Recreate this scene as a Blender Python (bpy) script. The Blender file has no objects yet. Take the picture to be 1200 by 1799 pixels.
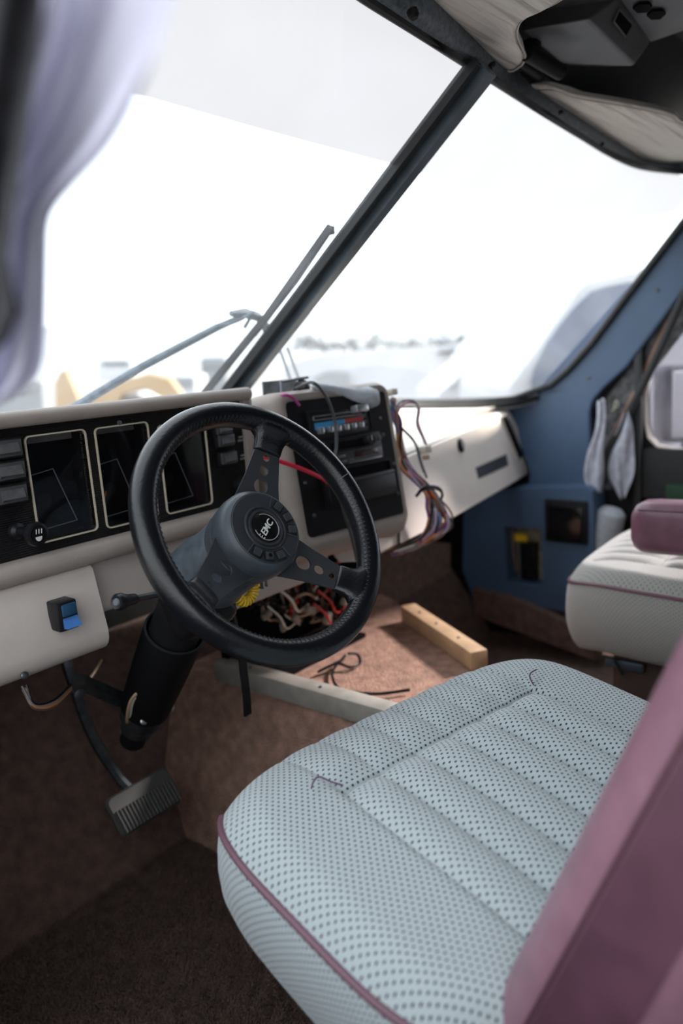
import bpy, bmesh, math, random
import numpy as np
from math import sin, cos, pi, radians, atan2, sqrt, hypot
from mathutils import Vector, Matrix
from mathutils.geometry import tessellate_polygon
random.seed(4)
SC = bpy.context.scene
COL = SC.collection
# ------------------------------------------------------------------ camera, sky, sun, exposure
F = 1350.0
PSI, PIT, ROLL = radians(50), radians(11.4), radians(4)
CAM = np.array([0, 0, 1.05])
cf = np.array([sin(PSI)*cos(PIT), cos(PSI)*cos(PIT), -sin(PIT)])
r0 = np.array([cos(PSI), -sin(PSI), 0.]); u0 = np.cross(r0, cf)
cr = r0*cos(ROLL)-u0*sin(ROLL); cu = u0*cos(ROLL)+r0*sin(ROLL)
cam = bpy.data.cameras.new('camera'); camo = bpy.data.objects.new('camera', cam); COL.objects.link(camo)
camo.matrix_world = Matrix(((cr[0], cu[0], -cf[0], CAM[0]), (cr[1], cu[1], -cf[1], CAM[1]), (cr[2], cu[2], -cf[2], CAM[2]), (0, 0, 0, 1)))
cam.sensor_fit = 'HORIZONTAL'; cam.sensor_width = 24; cam.lens = 24*F/1200
cam.clip_start = .02; cam.clip_end = 500
cam.dof.use_dof = True; cam.dof.focus_distance = 1.12; cam.dof.aperture_fstop = 2.2
SC.camera = camo
world = bpy.data.worlds.new('World'); SC.world = world; world.use_nodes = True
wn = world.node_tree.nodes; wl = world.node_tree.links
wb = wn['Background']; wb.inputs['Color'].default_value = (.90, .95, 1, 1); wb.inputs['Strength'].default_value = 2.6
sun = bpy.data.lights.new('sun', 'SUN'); suno = bpy.data.objects.new('sun', sun); COL.objects.link(suno)
sun.energy = 11.0; sun.angle = radians(7); sun.color = (1, .93, .84)
suno.rotation_euler = Vector((-.776, .373, -.507)).to_track_quat('-Z', 'Y').to_euler()
VS = SC.view_settings
VS.view_transform = 'Standard'; VS.look = 'None'; VS.gamma = 1; VS.use_curve_mapping = False; VS.exposure = 0.08

def ray(x, y): return cf+(x-600)/F*cr-(y-899.5)/F*cu
def at(x, y, X=None, Y=None, Z=None, d=None, pl=None):
    """The point of a plane of the cab that shows at photo position x, y."""
    v = ray(x, y)
    if pl is not None: t = ((pl[0]-CAM)@pl[1])/(v@pl[1])
    elif X is not None: t = X/v[0]
    elif Y is not None: t = Y/v[1]
    elif Z is not None: t = (Z-CAM[2])/v[2]
    else: t = d
    return CAM+v*t
V3 = lambda *a: np.array(a, float)
def nrm(v): return np.asarray(v, float)/np.linalg.norm(v)

# ------------------------------------------------------------------ materials
MATS = {}
def mat(name, col, rough=.5, metal=0., var=None, bump=None, coat=0., sheen=0., spec=.5, trans=0.):
    """var=(scale, dark factor, light factor), bump=(scale, strength, distance)"""
    if name in MATS: return MATS[name]
    m = bpy.data.materials.new(name); m.use_nodes = True; nt = m.node_tree; n = nt.nodes; b = n['Principled BSDF']
    b.inputs['Base Color'].default_value = (*col, 1); b.inputs['Roughness'].default_value = rough; b.inputs['Metallic'].default_value = metal
    b.inputs['Coat Weight'].default_value = coat; b.inputs['Sheen Weight'].default_value = sheen; b.inputs['Specular IOR Level'].default_value = spec
    tc = n.new('ShaderNodeTexCoord')
    if var:
        t = n.new('ShaderNodeTexNoise'); t.inputs['Scale'].default_value = var[0]; t.inputs['Detail'].default_value = 6
        nt.links.new(tc.outputs['Object'], t.inputs['Vector'])
        r = n.new('ShaderNodeValToRGB'); r.color_ramp.elements[0].position = .3; r.color_ramp.elements[1].position = .7
        r.color_ramp.elements[0].color = (*[c*var[1] for c in col], 1); r.color_ramp.elements[1].color = (*[min(1, c*var[2]) for c in col], 1)
        nt.links.new(t.outputs['Fac'], r.inputs['Fac']); nt.links.new(r.outputs['Color'], b.inputs['Base Color'])
    if bump:
        t = n.new('ShaderNodeTexNoise'); t.inputs['Scale'].default_value = bump[0]; t.inputs['Detail'].default_value = 4
        nt.links.new(tc.outputs['Object'], t.inputs['Vector'])
        q = n.new('ShaderNodeBump'); q.inputs['Strength'].default_value = bump[1]; q.inputs['Distance'].default_value = bump[2]
        nt.links.new(t.outputs['Fac'], q.inputs['Height']); nt.links.new(q.outputs['Normal'], b.inputs['Normal'])
    MATS[name] = m
    return m

beige = mat('beige_plastic', (.50, .44, .40), .45, var=(9, .9, 1.06), bump=(420, .12, .002))
beige_soft = mat('beige_padded', (.31, .265, .235), .5, var=(14, .88, 1.08), bump=(300, .15, .002))
cream = mat('cream_plastic', (.82, .74, .67), .42, var=(7, .94, 1.03), bump=(400, .08, .002))
black = mat('black_plastic', (.008, .008, .010), .38, bump=(500, .1, .002), spec=.3)
matte_black = mat('matte_black', (.007, .007, .008), .6, var=(30, .7, 1.4), spec=.25)
deep_black = mat('deep_black', (.003, .003, .004), .8, spec=.1)
gloss_black = mat('gloss_black', (.008, .008, .009), .15)
leather = mat('black_leather', (.006, .007, .009), .27, bump=(260, .2, .002), spec=.45)
spoke_m = mat('black_anodised', (.13, .14, .155), .4, metal=.8, bump=(700, .1, .001))
hub_m = mat('grained_black', (.022, .025, .030), .46, bump=(900, .35, .0015))
grey_pl = mat('grey_plastic', (.085, .10, .12), .5, var=(20, .8, 1.2), bump=(300, .15, .002))
switch_m = mat('switch_grey', (.085, .085, .09), .35, var=(60, .7, 1.3))
silver = mat('worn_silver', (.55, .56, .58), .3, metal=.85)
steel = mat('dark_steel', (.10, .11, .12), .4, metal=.8, var=(40, .6, 1.2))
white_print = mat('white_print', (.62, .62, .6), .5)
faint_print = mat('faint_print', (.36, .36, .36), .5)
cream_print = mat('cream_line', (.52, .46, .36), .5)
orange_m = mat('orange_needle', (.9, .28, .03), .5)
blue_strip = mat('blue_print', (.03, .22, .42), .5)
red_strip = mat('red_print', (.35, .03, .02), .5)
blue_sw = mat('blue_rocker', (.05, .16, .42), .3)
yellow_m = mat('yellow_coil', (.85, .55, .03), .35)
frame_paint = mat('slate_paint', (.095, .125, .150), .42, var=(16, .72, 1.2), bump=(90, .1, .002))
header_paint = mat('speckled_slate', (.125, .155, .185), .5, var=(120, .45, 1.25), bump=(160, .35, .003))
blue_trim = mat('blue_trim', (.062, .108, .185), .5, var=(6, .9, 1.1), bump=(300, .2, .002))
rubber = mat('black_rubber', (.010, .012, .014), .55)
visor_m = mat('cream_vinyl', (.78, .735, .67), .5, bump=(6, .7, .02))
_n = visor_m.node_tree.nodes; _mp = _n.new('ShaderNodeMapping'); _mp.inputs['Scale'].default_value = (.7, 9, 1); _mp.inputs['Rotation'].default_value = (0, 0, .25)
_tc = [x for x in _n if x.type == 'TEX_COORD'][0]; _nz = [x for x in _n if x.type == 'TEX_NOISE'][0]; _nz.inputs['Detail'].default_value = 1.5; _nz.inputs['Distortion'].default_value = .4; visor_m.node_tree.links.new(_tc.outputs['Object'], _mp.inputs[0]); visor_m.node_tree.links.new(_mp.outputs[0], _nz.inputs['Vector'])
burg = mat('burgundy_vinyl', (.165, .075, .105), .36, var=(30, .85, 1.15), bump=(220, .2, .002))
burg_pipe = mat('mauve_piping', (.16, .075, .105), .45)
wood = mat('pine_wood', (.55, .36, .21), .65, var=(22, .8, 1.12))
wood_grey = mat('grey_wood', (.42, .39, .34), .7, var=(20, .75, 1.15))
cloth = mat('grey_cloth', (.42, .44, .48), .9, var=(80, .85, 1.1), bump=(160, .5, .004), sheen=.3)
rag = mat('pale_rag', (.46, .47, .54), .9, var=(40, .75, 1.12), bump=(60, .5, .006))
red_w = mat('red_cable', (.55, .012, .04), .4)
WCOL = {k: mat('wire_'+k, c, .4) for k, c in dict(black=(.012, .012, .014), white=(.6, .57, .5), red=(.4, .02, .02), orange=(.55, .2, .06), purple=(.16, .05, .2), pink=(.5, .2, .3), blue=(.06, .12, .3), tan=(.42, .28, .18), brown=(.16, .08, .05), grey=(.22, .23, .25), yellow=(.6, .42, .05), lavender=(.42, .36, .50)).items()}

def carpet(name, c):
    m = mat(name, c, .95, var=(38, .7, 1.25), bump=(240, .9, .012), sheen=.15, spec=.1)
    return m
carpet_m = carpet('brown_carpet', (.185, .112, .088))
carpet_warm = carpet('rust_carpet', (.52, .30, .22))

def fabric(name, c, dot):
    m = bpy.data.materials.new(name); m.use_nodes = True; nt = m.node_tree; n = nt.nodes; L = nt.links.new
    b = n['Principled BSDF']; b.inputs['Roughness'].default_value = .9; b.inputs['Sheen Weight'].default_value = .35; b.inputs['Specular IOR Level'].default_value = .2
    uv = n.new('ShaderNodeUVMap'); sx = n.new('ShaderNodeSeparateXYZ'); L(uv.outputs[0], sx.inputs[0])
    def mth(op, a, bb=None):
        q = n.new('ShaderNodeMath'); q.operation = op
        for i, s in enumerate((a, bb)):
            if s is None: continue
            if isinstance(s, (int, float)): q.inputs[i].default_value = s
            else: L(s, q.inputs[i])
        return q.outputs[0]
    y = mth('DIVIDE', sx.outputs['Y'], .0058); row = mth('FLOOR', y)
    x = mth('ADD', mth('DIVIDE', sx.outputs['X'], .0084), mth('MULTIPLY', mth('MODULO', row, 2), .5))
    dx = mth('SUBTRACT', mth('FRACT', x), .5); dy = mth('SUBTRACT', mth('FRACT', y), .5)
    e = mth('ADD', mth('MULTIPLY', mth('MULTIPLY', dx, dx), 20.), mth('MULTIPLY', mth('MULTIPLY', dy, dy), 18.))
    mr = n.new('ShaderNodeMapRange'); L(e, mr.inputs['Value']); mr.inputs['From Min'].default_value = .45; mr.inputs['From Max'].default_value = 1.0
    nz = n.new('ShaderNodeTexNoise'); nz.inputs['Scale'].default_value = 700; tc = n.new('ShaderNodeTexCoord'); L(tc.outputs['Object'], nz.inputs['Vector'])
    r = n.new('ShaderNodeValToRGB'); r.color_ramp.elements[0].color = (*[k*.86 for k in c], 1); r.color_ramp.elements[1].color = (*[k*1.12 for k in c], 1); L(nz.outputs['Fac'], r.inputs['Fac'])
    mx = n.new('ShaderNodeMixRGB'); mx.inputs['Color1'].default_value = (*dot, 1); L(r.outputs[0], mx.inputs['Color2']); L(mr.outputs[0], mx.inputs['Fac'])
    L(mx.outputs[0], b.inputs['Base Color'])
    bp = n.new('ShaderNodeBump'); bp.inputs['Strength'].default_value = .8; bp.inputs['Distance'].default_value = .002
    L(mr.outputs[0], bp.inputs['Height']); L(bp.outputs[0], b.inputs['Normal'])
    return m
seat_m = fabric('perforated_grey_fabric', (.42, .475, .49), (.018, .026, .035))
seat_m2 = fabric('perforated_pale_fabric', (.37, .36, .335), (.16, .155, .15))

def ribbed(name, c, axis, scale, rough=.45):
    m = bpy.data.materials.new(name); m.use_nodes = True; nt = m.node_tree; n = nt.nodes; b = n['Principled BSDF']
    b.inputs['Base Color'].default_value = (*c, 1); b.inputs['Roughness'].default_value = rough; b.inputs['Specular IOR Level'].default_value = .25
    tc = n.new('ShaderNodeTexCoord'); w = n.new('ShaderNodeTexWave'); w.bands_direction = axis; w.inputs['Scale'].default_value = scale
    nt.links.new(tc.outputs['Object'], w.inputs['Vector']); q = n.new('ShaderNodeBump'); q.inputs['Strength'].default_value = .7; q.inputs['Distance'].default_value = .002
    nt.links.new(w.outputs['Fac'], q.inputs['Height']); nt.links.new(q.outputs[0], b.inputs['Normal'])
    return m
bezel_m = ribbed('ribbed_black', (.008, .008, .009), 'Z', 95)

def glass(name, tint, dust, dustcol=(.8, .82, .85), tintz=None, gloss=.025, nsc=6.):
    m = bpy.data.materials.new(name); m.use_nodes = True; nt = m.node_tree; n = nt.nodes; L = nt.links.new
    for x in list(n): n.remove(x)
    out = n.new('ShaderNodeOutputMaterial'); tr = n.new('ShaderNodeBsdfTransparent'); gl = n.new('ShaderNodeBsdfGlossy'); gl.inputs['Roughness'].default_value = .03
    tl = n.new('ShaderNodeBsdfTranslucent'); tl.inputs['Color'].default_value = (*dustcol, 1)
    tr.inputs['Color'].default_value = (*tint, 1)
    tc = n.new('ShaderNodeTexCoord')
    if tintz:
        sp = n.new('ShaderNodeSeparateXYZ'); L(tc.outputs['Object'], sp.inputs[0])
        mr = n.new('ShaderNodeMapRange'); L(sp.outputs['Z'], mr.inputs['Value']); mr.inputs['From Min'].default_value = tintz[0]-.0015; mr.inputs['From Max'].default_value = tintz[0]+.0015
        mx = n.new('ShaderNodeMixRGB'); mx.inputs['Color1'].default_value = (*tint, 1); mx.inputs['Color2'].default_value = (*tintz[1], 1)
        L(mr.outputs[0], mx.inputs['Fac']); L(mx.outputs[0], tr.inputs['Color'])
    nz = n.new('ShaderNodeTexNoise'); nz.inputs['Scale'].default_value = nsc; nz.inputs['Detail'].default_value = 8; L(tc.outputs['Object'], nz.inputs['Vector'])
    mr2 = n.new('ShaderNodeMapRange'); L(nz.outputs['Fac'], mr2.inputs['Value']); mr2.inputs['From Min'].default_value = .3; mr2.inputs['From Max'].default_value = .75
    mr2.inputs['To Min'].default_value = dust*.5; mr2.inputs['To Max'].default_value = dust*1.5
    m1 = n.new('ShaderNodeMixShader'); L(mr2.outputs[0], m1.inputs[0]); L(tr.outputs[0], m1.inputs[1]); L(tl.outputs[0], m1.inputs[2])
    m2 = n.new('ShaderNodeMixShader'); m2.inputs[0].default_value = gloss
    L(m1.outputs[0], m2.inputs[1]); L(gl.outputs[0], m2.inputs[2]); L(m2.outputs[0], out.inputs['Surface'])
    return m

# ------------------------------------------------------------------ mesh helpers
class MB:
    def __init__(s): s.v = []; s.f = []; s.uv = None
    def add(s, vs, fs):
        o = len(s.v); s.v += [tuple(map(float, p)) for p in vs]; s.f += [tuple(o+i for i in q) for q in fs]; return s
    def box(s, c, size, R=None, bev=0., seg=2):
        bm = bmesh.new(); bmesh.ops.create_cube(bm, size=1)
        for v in bm.verts: v.co = Vector((v.co.x*size[0], v.co.y*size[1], v.co.z*size[2]))
        if bev: bmesh.ops.bevel(bm, geom=bm.edges[:], offset=bev, segments=seg, profile=.5, affect='EDGES')
        bm.verts.index_update(); c = np.asarray(c, float)
        R = np.eye(3) if R is None else np.asarray(R)
        s.add([c+R@np.array(v.co) for v in bm.verts], [[v.index for v in f.verts] for f in bm.faces]); bm.free(); return s
    def tube(s, pts, r, n=8, closed=False):
        P = [np.asarray(p, float) for p in pts]; m = len(P)
        rr = r if hasattr(r, '__len__') else [r]*m
        up = None; rings = []
        for i in range(m):
            t = P[(i+1) % m]-P[i-1] if closed else P[min(i+1, m-1)]-P[max(i-1, 0)]
            t = nrm(t+1e-9)
            if up is None: up = np.cross(t, V3(0, 0, 1) if abs(t[2]) < .9 else V3(1, 0, 0))
            up = nrm(up-t*(up@t)); w = np.cross(t, up)
            rings.append([P[i]+(up*cos(a)+w*sin(a))*rr[i] for a in (2*pi*k/n for k in range(n))])
        return s.loft(rings, loop=closed)
    def loft(s, rings, loop=False, caps=True, open_ring=False):
        n = len(rings[0]); vs = [p for r in rings for p in r]; fs = []; m = len(rings)
        for i in range(m if loop else m-1):
            j = (i+1) % m
            for k in range(n-1 if open_ring else n):
                l = (k+1) % n; fs.append((i*n+k, i*n+l, j*n+l, j*n+k))
        if caps and not loop and not open_ring: fs += [tuple(range(n))[::-1], tuple((m-1)*n+k for k in range(n))]
        return s.add(vs, fs)
    def lathe(s, prof, o, ax, n=32, caps=True):
        """prof: (radius, height along ax)"""
        ax = nrm(ax); a = nrm(np.cross(ax, V3(0, 0, 1) if abs(ax[2]) < .9 else V3(1, 0, 0))); b = np.cross(ax, a); o = np.asarray(o, float)
        return s.loft([[o+ax*h+(a*cos(t)+b*sin(t))*max(r, 1e-5) for t in (2*pi*k/n for k in range(n))] for r, h in prof], caps=caps)
    def prism(s, poly, vec, holes=()):
        """flat polygon (3-D points, holes allowed) given thickness vec"""
        loops = [[Vector(p) for p in poly]]+[[Vector(p) for p in h] for h in holes]
        tri = tessellate_polygon(loops); flat = [p for l in loops for p in l]; n = len(flat); vec = Vector(vec)
        vs = flat+[p+vec for p in flat]; fs = [tuple(t) for t in tri]+[tuple(i+n for i in t)[::-1] for t in tri]; o = 0
        for l in loops:
            m = len(l)
            for k in range(m): fs.append((o+k, o+(k+1) % m, o+(k+1) % m+n, o+k+n))
            o += m
        return s.add(vs, fs)
    def grid(s, P):
        """P[i][j] points"""
        m, n = len(P), len(P[0])
        return s.add([p for r in P for p in r], [(i*n+j, i*n+j+1, (i+1)*n+j+1, (i+1)*n+j) for i in range(m-1) for j in range(n-1)])
ORG = {}
def link(o, parent):
    COL.objects.link(o)
    if parent is not None: o.parent = parent
def obj(name, b, m, parent=None, org=None, ang=35, mods=()):
    me = bpy.data.meshes.new(name)
    if parent is not None:
        o0 = ORG[parent.name]
    else:
        o0 = V3(*org) if org is not None else V3(0, 0, 0)
    v = np.array(b.v)-o0
    me.from_pydata(v.tolist(), [], b.f)
    bm = bmesh.new(); bm.from_mesh(me); bmesh.ops.recalc_face_normals(bm, faces=bm.faces[:]); bm.to_mesh(me); bm.free()
    me.materials.append(m)
    me.polygons.foreach_set('use_smooth', [True]*len(me.polygons))
    if ang < 180: me.set_sharp_from_angle(angle=radians(ang))
    if b.uv is not None:
        uvl = me.uv_layers.new(name='UVMap')
        for l in me.loops: uvl.data[l.index].uv = b.uv[l.vertex_index]
    o = bpy.data.objects.new(name, me); link(o, parent)
    if parent is None: o.location = o0
    ORG[o.name] = o0
    for k, kw in mods:
        q = o.modifiers.new(k.lower(), k)
        for a, c in kw.items(): setattr(q, a, c)
    return o
def tag(o, label=None, cat=None, group=None, kind=None):
    if label: o['label'] = label
    if cat: o['category'] = cat
    if group: o['group'] = group
    if kind: o['kind'] = kind
    return o
def thing(name, loc, label, cat, group=None):
    o = bpy.data.objects.new(name, None); COL.objects.link(o); o.location = loc; o.empty_display_size = .05
    ORG[o.name] = V3(*loc); return tag(o, label, cat, group)
def struct(name, b, m, **k): return tag(obj(name, b, m, **k), kind='structure')
def text(name, s, size, c, xa, ya, m, parent, depth=.0006, shear=0.):
    cu_ = bpy.data.curves.new(name, 'FONT'); cu_.body = s; cu_.size = size; cu_.align_x = 'CENTER'; cu_.align_y = 'CENTER'; cu_.extrude = depth; cu_.resolution_u = 3; cu_.shear = shear; cu_.offset = size*.009 if depth < .0005 else 0
    t = bpy.data.objects.new(name, cu_); COL.objects.link(t); dg = bpy.context.evaluated_depsgraph_get()
    me = bpy.data.meshes.new_from_object(t.evaluated_get(dg)); bpy.data.objects.remove(t)
    xa, ya = nrm(xa), nrm(ya); za = np.cross(xa, ya); b = MB()
    b.v = [tuple(np.asarray(c)+xa*v.co.x+ya*v.co.y+za*v.co.z) for v in me.vertices]; b.f = [tuple(p.vertices) for p in me.polygons]
    return obj(name, b, m, parent)
def spline(P, k=8):
    """Catmull-Rom through the points"""
    P = [np.asarray(p, float) for p in P]; Q = [2*P[0]-P[1]]+P+[2*P[-1]-P[-2]]; out = []
    for i in range(1, len(Q)-2):
        for j in range(k):
            t = j/k; a, b, c, d = Q[i-1:i+3]
            out.append(.5*((2*b)+(c-a)*t+(2*a-5*b+4*c-d)*t*t+(3*b-a-3*c+d)*t**3))
    return out+[P[-1]]
def rrect(w, h, r, n=5):
    """rounded rectangle outline, 2-D"""
    out = []
    for cx, cy, a0 in ((w/2-r, h/2-r, 0), (-w/2+r, h/2-r, pi/2), (-w/2+r, -h/2+r, pi), (w/2-r, -h/2+r, 1.5*pi)):
        out += [(cx+r*cos(a0+pi/2*i/n), cy+r*sin(a0+pi/2*i/n)) for i in range(n+1)]
    return out
def copy_part(o, parent, delta):
    c = o.copy(); COL.objects.link(c); c.parent = parent; c.location = Vector(o.location)+Vector(delta); ORG[c.name] = ORG[parent.name]; return c
def screw(parent, p, n, r=.004, m=None, name='screw'):
    b = MB(); b.lathe([(r, -.001), (r, .001), (r*.75, .0022), (r*.3, .0026)], p, n, 10); return obj(name, b, m or black, parent)
def wire(parent, pts, r, m, name='wire', k=8, n=6):
    b = MB(); b.tube(spline(pts, k), r, n); return obj(name, b, m, parent)
XA, YA, ZA = V3(1, 0, 0), V3(0, 1, 0), V3(0, 0, 1)
# ------------------------------------------------------------------ the setting
def poly_at(pts, **k): return [at(x, y, **k) for x, y in pts]
b = MB(); b.box((1.25, -.35, -.03), (2.4, 4.0, .06)); floor = struct('floor', b, carpet_m)
b = MB(); b.prism([(.1, 1.32, 0), (.1, 1.62, .42), (.1, 1.66, .42), (.1, 1.66, 0)], (2.3, 0, 0)); struct('trim_4', b, carpet_m)
b = MB(); b.box((1.25, 1.68, .41), (2.5, .06, .86)); struct('wall_front', b, matte_black)
b = MB(); b.box((1.25, -2.36, .86), (2.5, .06, 1.75)); struct('wall_back', b, grey_pl)
b = MB(); b.box((1.25, -.86, 1.75), (2.5, 3.0, .06)); ceil = struct('ceiling', b, mat('dark_headliner', (.014, .017, .022), .75, var=(12, .8, 1.2), bump=(80, .3, .004)))
b = MB()
b.box((.09, 1.40, .48), (.06, .56, 1.0)); b.box((.09, -1.5, .86), (.06, 1.8, 1.75)); b.box((.09, .2, 1.66), (.06, 1.6, .2)); struct('wall_left', b, grey_pl)
b = MB(); b.box((.085, .26, .32), (.05, 1.70, .64), bev=.01); struct('door_2', b, blue_trim)
b = MB(); b.box((2.47, -1.25, .86), (.06, 2.3, 1.75)); b.box((2.47, .24, 1.61), (.06, .70, .26)); b.box((2.48, 1.3, .42), (.06, .75, .9)); struct('wall_right', b, matte_black)
# windscreen: bottom and top curves of the glass
WB = [(.12, 1.22, .985), (.4, 1.33, .987), (.82, 1.364, .986), (1.25, 1.364, .985), (1.6, 1.41, .94), (1.95, 1.378, .902), (2.2, 1.284, .878), (2.34, 1.19, .876), (2.4, 1.141, .889)]
WT = [(.12, .58, 1.50), (.4, .63, 1.51), (.82, .66, 1.51), (1.25, .68, 1.507), (1.6, .72, 1.51), (1.95, .755, 1.51), (2.2, .755, 1.508), (2.34, .70, 1.485), (2.4, .60, 1.43)]
def ruled(i0, i1, off=0.):
    B_, T_ = spline(WB[i0:i1], 6), spline(WT[i0:i1], 6); rows = []
    for p, q in zip(B_, T_): rows.append([p+(q-p)*t+V3(0, .68, .73)*off for t in np.linspace(0, 1, 10)])
    return rows
ws_glass = glass('dusty_windscreen', (.93, .96, .98), .075, tintz=(1.381, (.345, .33, .325)))
b = MB(); b.grid(ruled(0, 4)); struct('window_1', b, ws_glass)
b = MB(); b.grid(ruled(3, 9)); struct('window_2', b, glass('dusty_windscreen_right', (.93, .96, .98), .075, tintz=(1.381, (.395, .38, .37))))
b = MB(); b.loft([[p+V3(0, -.004, -.012), V3(p[0], 1.75, .80), V3(p[0], 1.75, .77), p+V3(0, -.004, -.03)] for p in spline(WB, 6)]); struct('trim_9', b, mat('cowl_white', (.6, .6, .6), .5))
# black rubber round the glass
side = [at(x, y, X=2.392) for x, y in ((940, 690), (968, 676), (998, 650), (1040, 603), (1100, 522), (1200, 392), (1250, 327))]
gb = [V3(*p)+V3(0, -.006, .0) for p in spline(WB, 6)[26:-6]]
b = MB(); b.tube(gb+side[1:], .011, 8); b.tube([V3(*p)+V3(0, -.010, -.013) for p in spline(WB, 6)[26:]], .013, 8); struct('trim_5', b, rubber)
# divider post between the two panes
d0, d1 = V3(1.25, 1.372, .975), V3(1.25, .675, 1.508); dd = nrm(d1-d0); dn = np.cross(XA, dd); dn = dn if dn[1] < 0 else -dn
def bar(prof): return [[p+XA*x+dn*h for x, h in prof] for p in (d0, d1)]
b = MB(); b.loft(bar([(-.012, 0), (-.009, .024), (.016, .024), (.022, .016), (.022, -.012), (-.012, -.012)])); post = struct('trim_1', b, frame_paint)
b = MB(); b.loft(bar([(-.034, -.008), (-.034, .012), (-.028, .016), (-.024, .012), (-.022, .004), (-.012, .004), (-.012, -.008)])); struct('divider_gasket', b, rubber, parent=post)
b = MB(); b.loft(bar([(.022, -.008), (.022, .006), (.030, .004), (.032, -.008)])); struct('divider_gasket', b, rubber, parent=post)
# header rail over the glass
lo = [at(x, y, Z=1.512) for x, y in ((560, -62), (660, 2), (740, 53), (830, 112), (870, 137), (960, 196), (1030, 240), (1080, 271), (1130, 292), (1200, 301))]
hi = [at(x, y, Z=1.548) for x, y in ((670, -62), (762, -5), (830, 60), (895, 122), (940, 152), (1015, 200), (1080, 243), (1120, 268), (1150, 281), (1205, 289))]
lo = [V3(.10, .575, 1.503), V3(.45, .635, 1.508)]+lo+[V3(2.43, .60, 1.47)]
hi = [V3(.10, .50, 1.55), V3(.45, .555, 1.55)]+hi+[V3(2.43, .54, 1.53)]
mid = [(p+q)/2+V3(0, -.006, -.012) for p, q in zip(lo, hi)]
rings = [[p, p*.72+m*.28+V3(0, 0, -.004), m, m*.5+q*.5+V3(0, -.004, -.004), q, q+V3(0, 0, .05), p+V3(0, .03, .06)] for p, m, q in zip(spline(lo, 4), spline(mid, 4), spline(hi, 4))]
b = MB(); b.loft(rings); rail = struct('trim_2', b, header_paint)
b = MB(); b.tube([p+V3(0, .004, -.002) for p in spline(lo, 4)], .0075, 8); struct('rail_gasket', b, rubber, parent=rail)
for k, (x, y) in enumerate(((724, 18), (865, 113), (985, 197), (1058, 253))):
    p = at(x, y, Z=1.513); q = MB()
    if k == 0: q.lathe([(.008, 0), (.008, .008), (.005, .012)], p, (0, -.3, -1), 10)
    else: q.lathe([(.0055, -.002), (.0055, .003), (.004, .004)], p, (0, -.3, -1), 10)
    obj('screw', q, matte_black, rail)
# front of the headliner between rail and ceiling
b = MB(); b.loft([[V3(x, .74, 1.57), V3(x, .60, 1.72), V3(x, .60, 1.78), V3(x, .80, 1.78)] for x in (.1, 2.46)]); struct('trim_6', b, MATS['dark_headliner'])
# blue trim of the right-hand pillar
XP = 2.4
outer = [(880, 702), (920, 692), (946, 684), (972, 671), (1000, 648), (1040, 606), (1100, 525), (1200, 395), (1260, 318)]
inner = [(1290, 400), (1200, 512), (1150, 580), (1100, 646), (1060, 682), (1043, 702), (1036, 722), (1037, 770), (1040, 857), (926, 860), (930, 830)]
b = MB(); b.prism(poly_at(outer, X=XP)+[V3(XP, .52, 1.50), V3(XP, .36, 1.56)]+poly_at(inner, X=XP), (.035, 0, 0))
pil = struct('trim_3', b, blue_trim, mods=(('BEVEL', dict(width=.007, segments=3, limit_method='ANGLE')),), ang=50)
for x, y in ((1155, 510), (1034, 664)): screw(pil, at(x, y, X=XP), (-1, 0, 0), .0065, steel)
# kick panel under it, with the pocket and the open fuse bay
XK = 2.31
fb = [(885, 925), (951, 929), (954, 1033), (892, 1022)]
kick = [(815, 862), (930, 858), (1030, 856), (1041, 862), (1044, 960), (1045, 1075), (1000, 1075), (830, 1050), (812, 1000)]
b = MB(); b.prism(poly_at(kick, X=XK), (.10, 0, 0), holes=[poly_at(fb, X=XK)])
kp = struct('trim_7', b, blue_trim, ang=30)
c = np.mean(poly_at(fb, X=XK+.06), 0)
t = thing('fuse_box', c+V3(0, 0, -.06), 'open fuse panel with black fuse row in the lower blue kick panel', 'fuse panel')
b = MB(); b.box(c+V3(.03, 0, 0), (.01, .16, .22)); obj('backing_plate', b, mat('fuse_backing', (.30, .26, .19), .7, var=(40, .5, 1.2)), t)
b = MB(); b.box(at(930, 985, X=XK+.06), (.03, .055, .13), bev=.004); fp = obj('fuse_block', b, black, t)
for k in range(6): q = MB(); q.box(at(926+k*1.6, 958+k*11, X=XK+.042), (.012, .044, .010), bev=.002); obj('fuse', q, matte_black, fp)
b = MB(); b.box(at(916, 944, X=XK+.05), (.02, .045, .028), bev=.003); obj('relay', b, yellow_m, t)
for k in range(4):
    wire(t, [at(895+k*5, 930, X=XK+.06), at(898+k*4, 965, X=XK+.05), at(905+k*3, 1000+k*4, X=XK+.055)], .0025, WCOL[('black', 'tan', 'black', 'grey')[k]])
p0, p1 = at(958, 876, X=XK), at(1034, 957, X=XK); c = (p0+p1)/2; w_, h_ = abs(p0[1]-p1[1]), abs(p0[2]-p1[2])
t = thing('door_pocket', c+V3(0, 0, -h_/2), 'small black plastic flap box set in the lower blue kick panel', 'ashtray')
b = MB(); b.box(c, (.022, w_, h_), bev=.006); obj('frame', b, matte_black, t)
b = MB(); b.box(c+V3(-.012, 0, -.006), (.010, w_*.78, h_*.80), bev=.004); obj('flap', b, gloss_black, t)
b = MB(); b.box(c+V3(-.018, 0, h_*.37), (.008, w_*.55, .010), bev=.003); obj('pull_lip', b, black, t)
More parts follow.
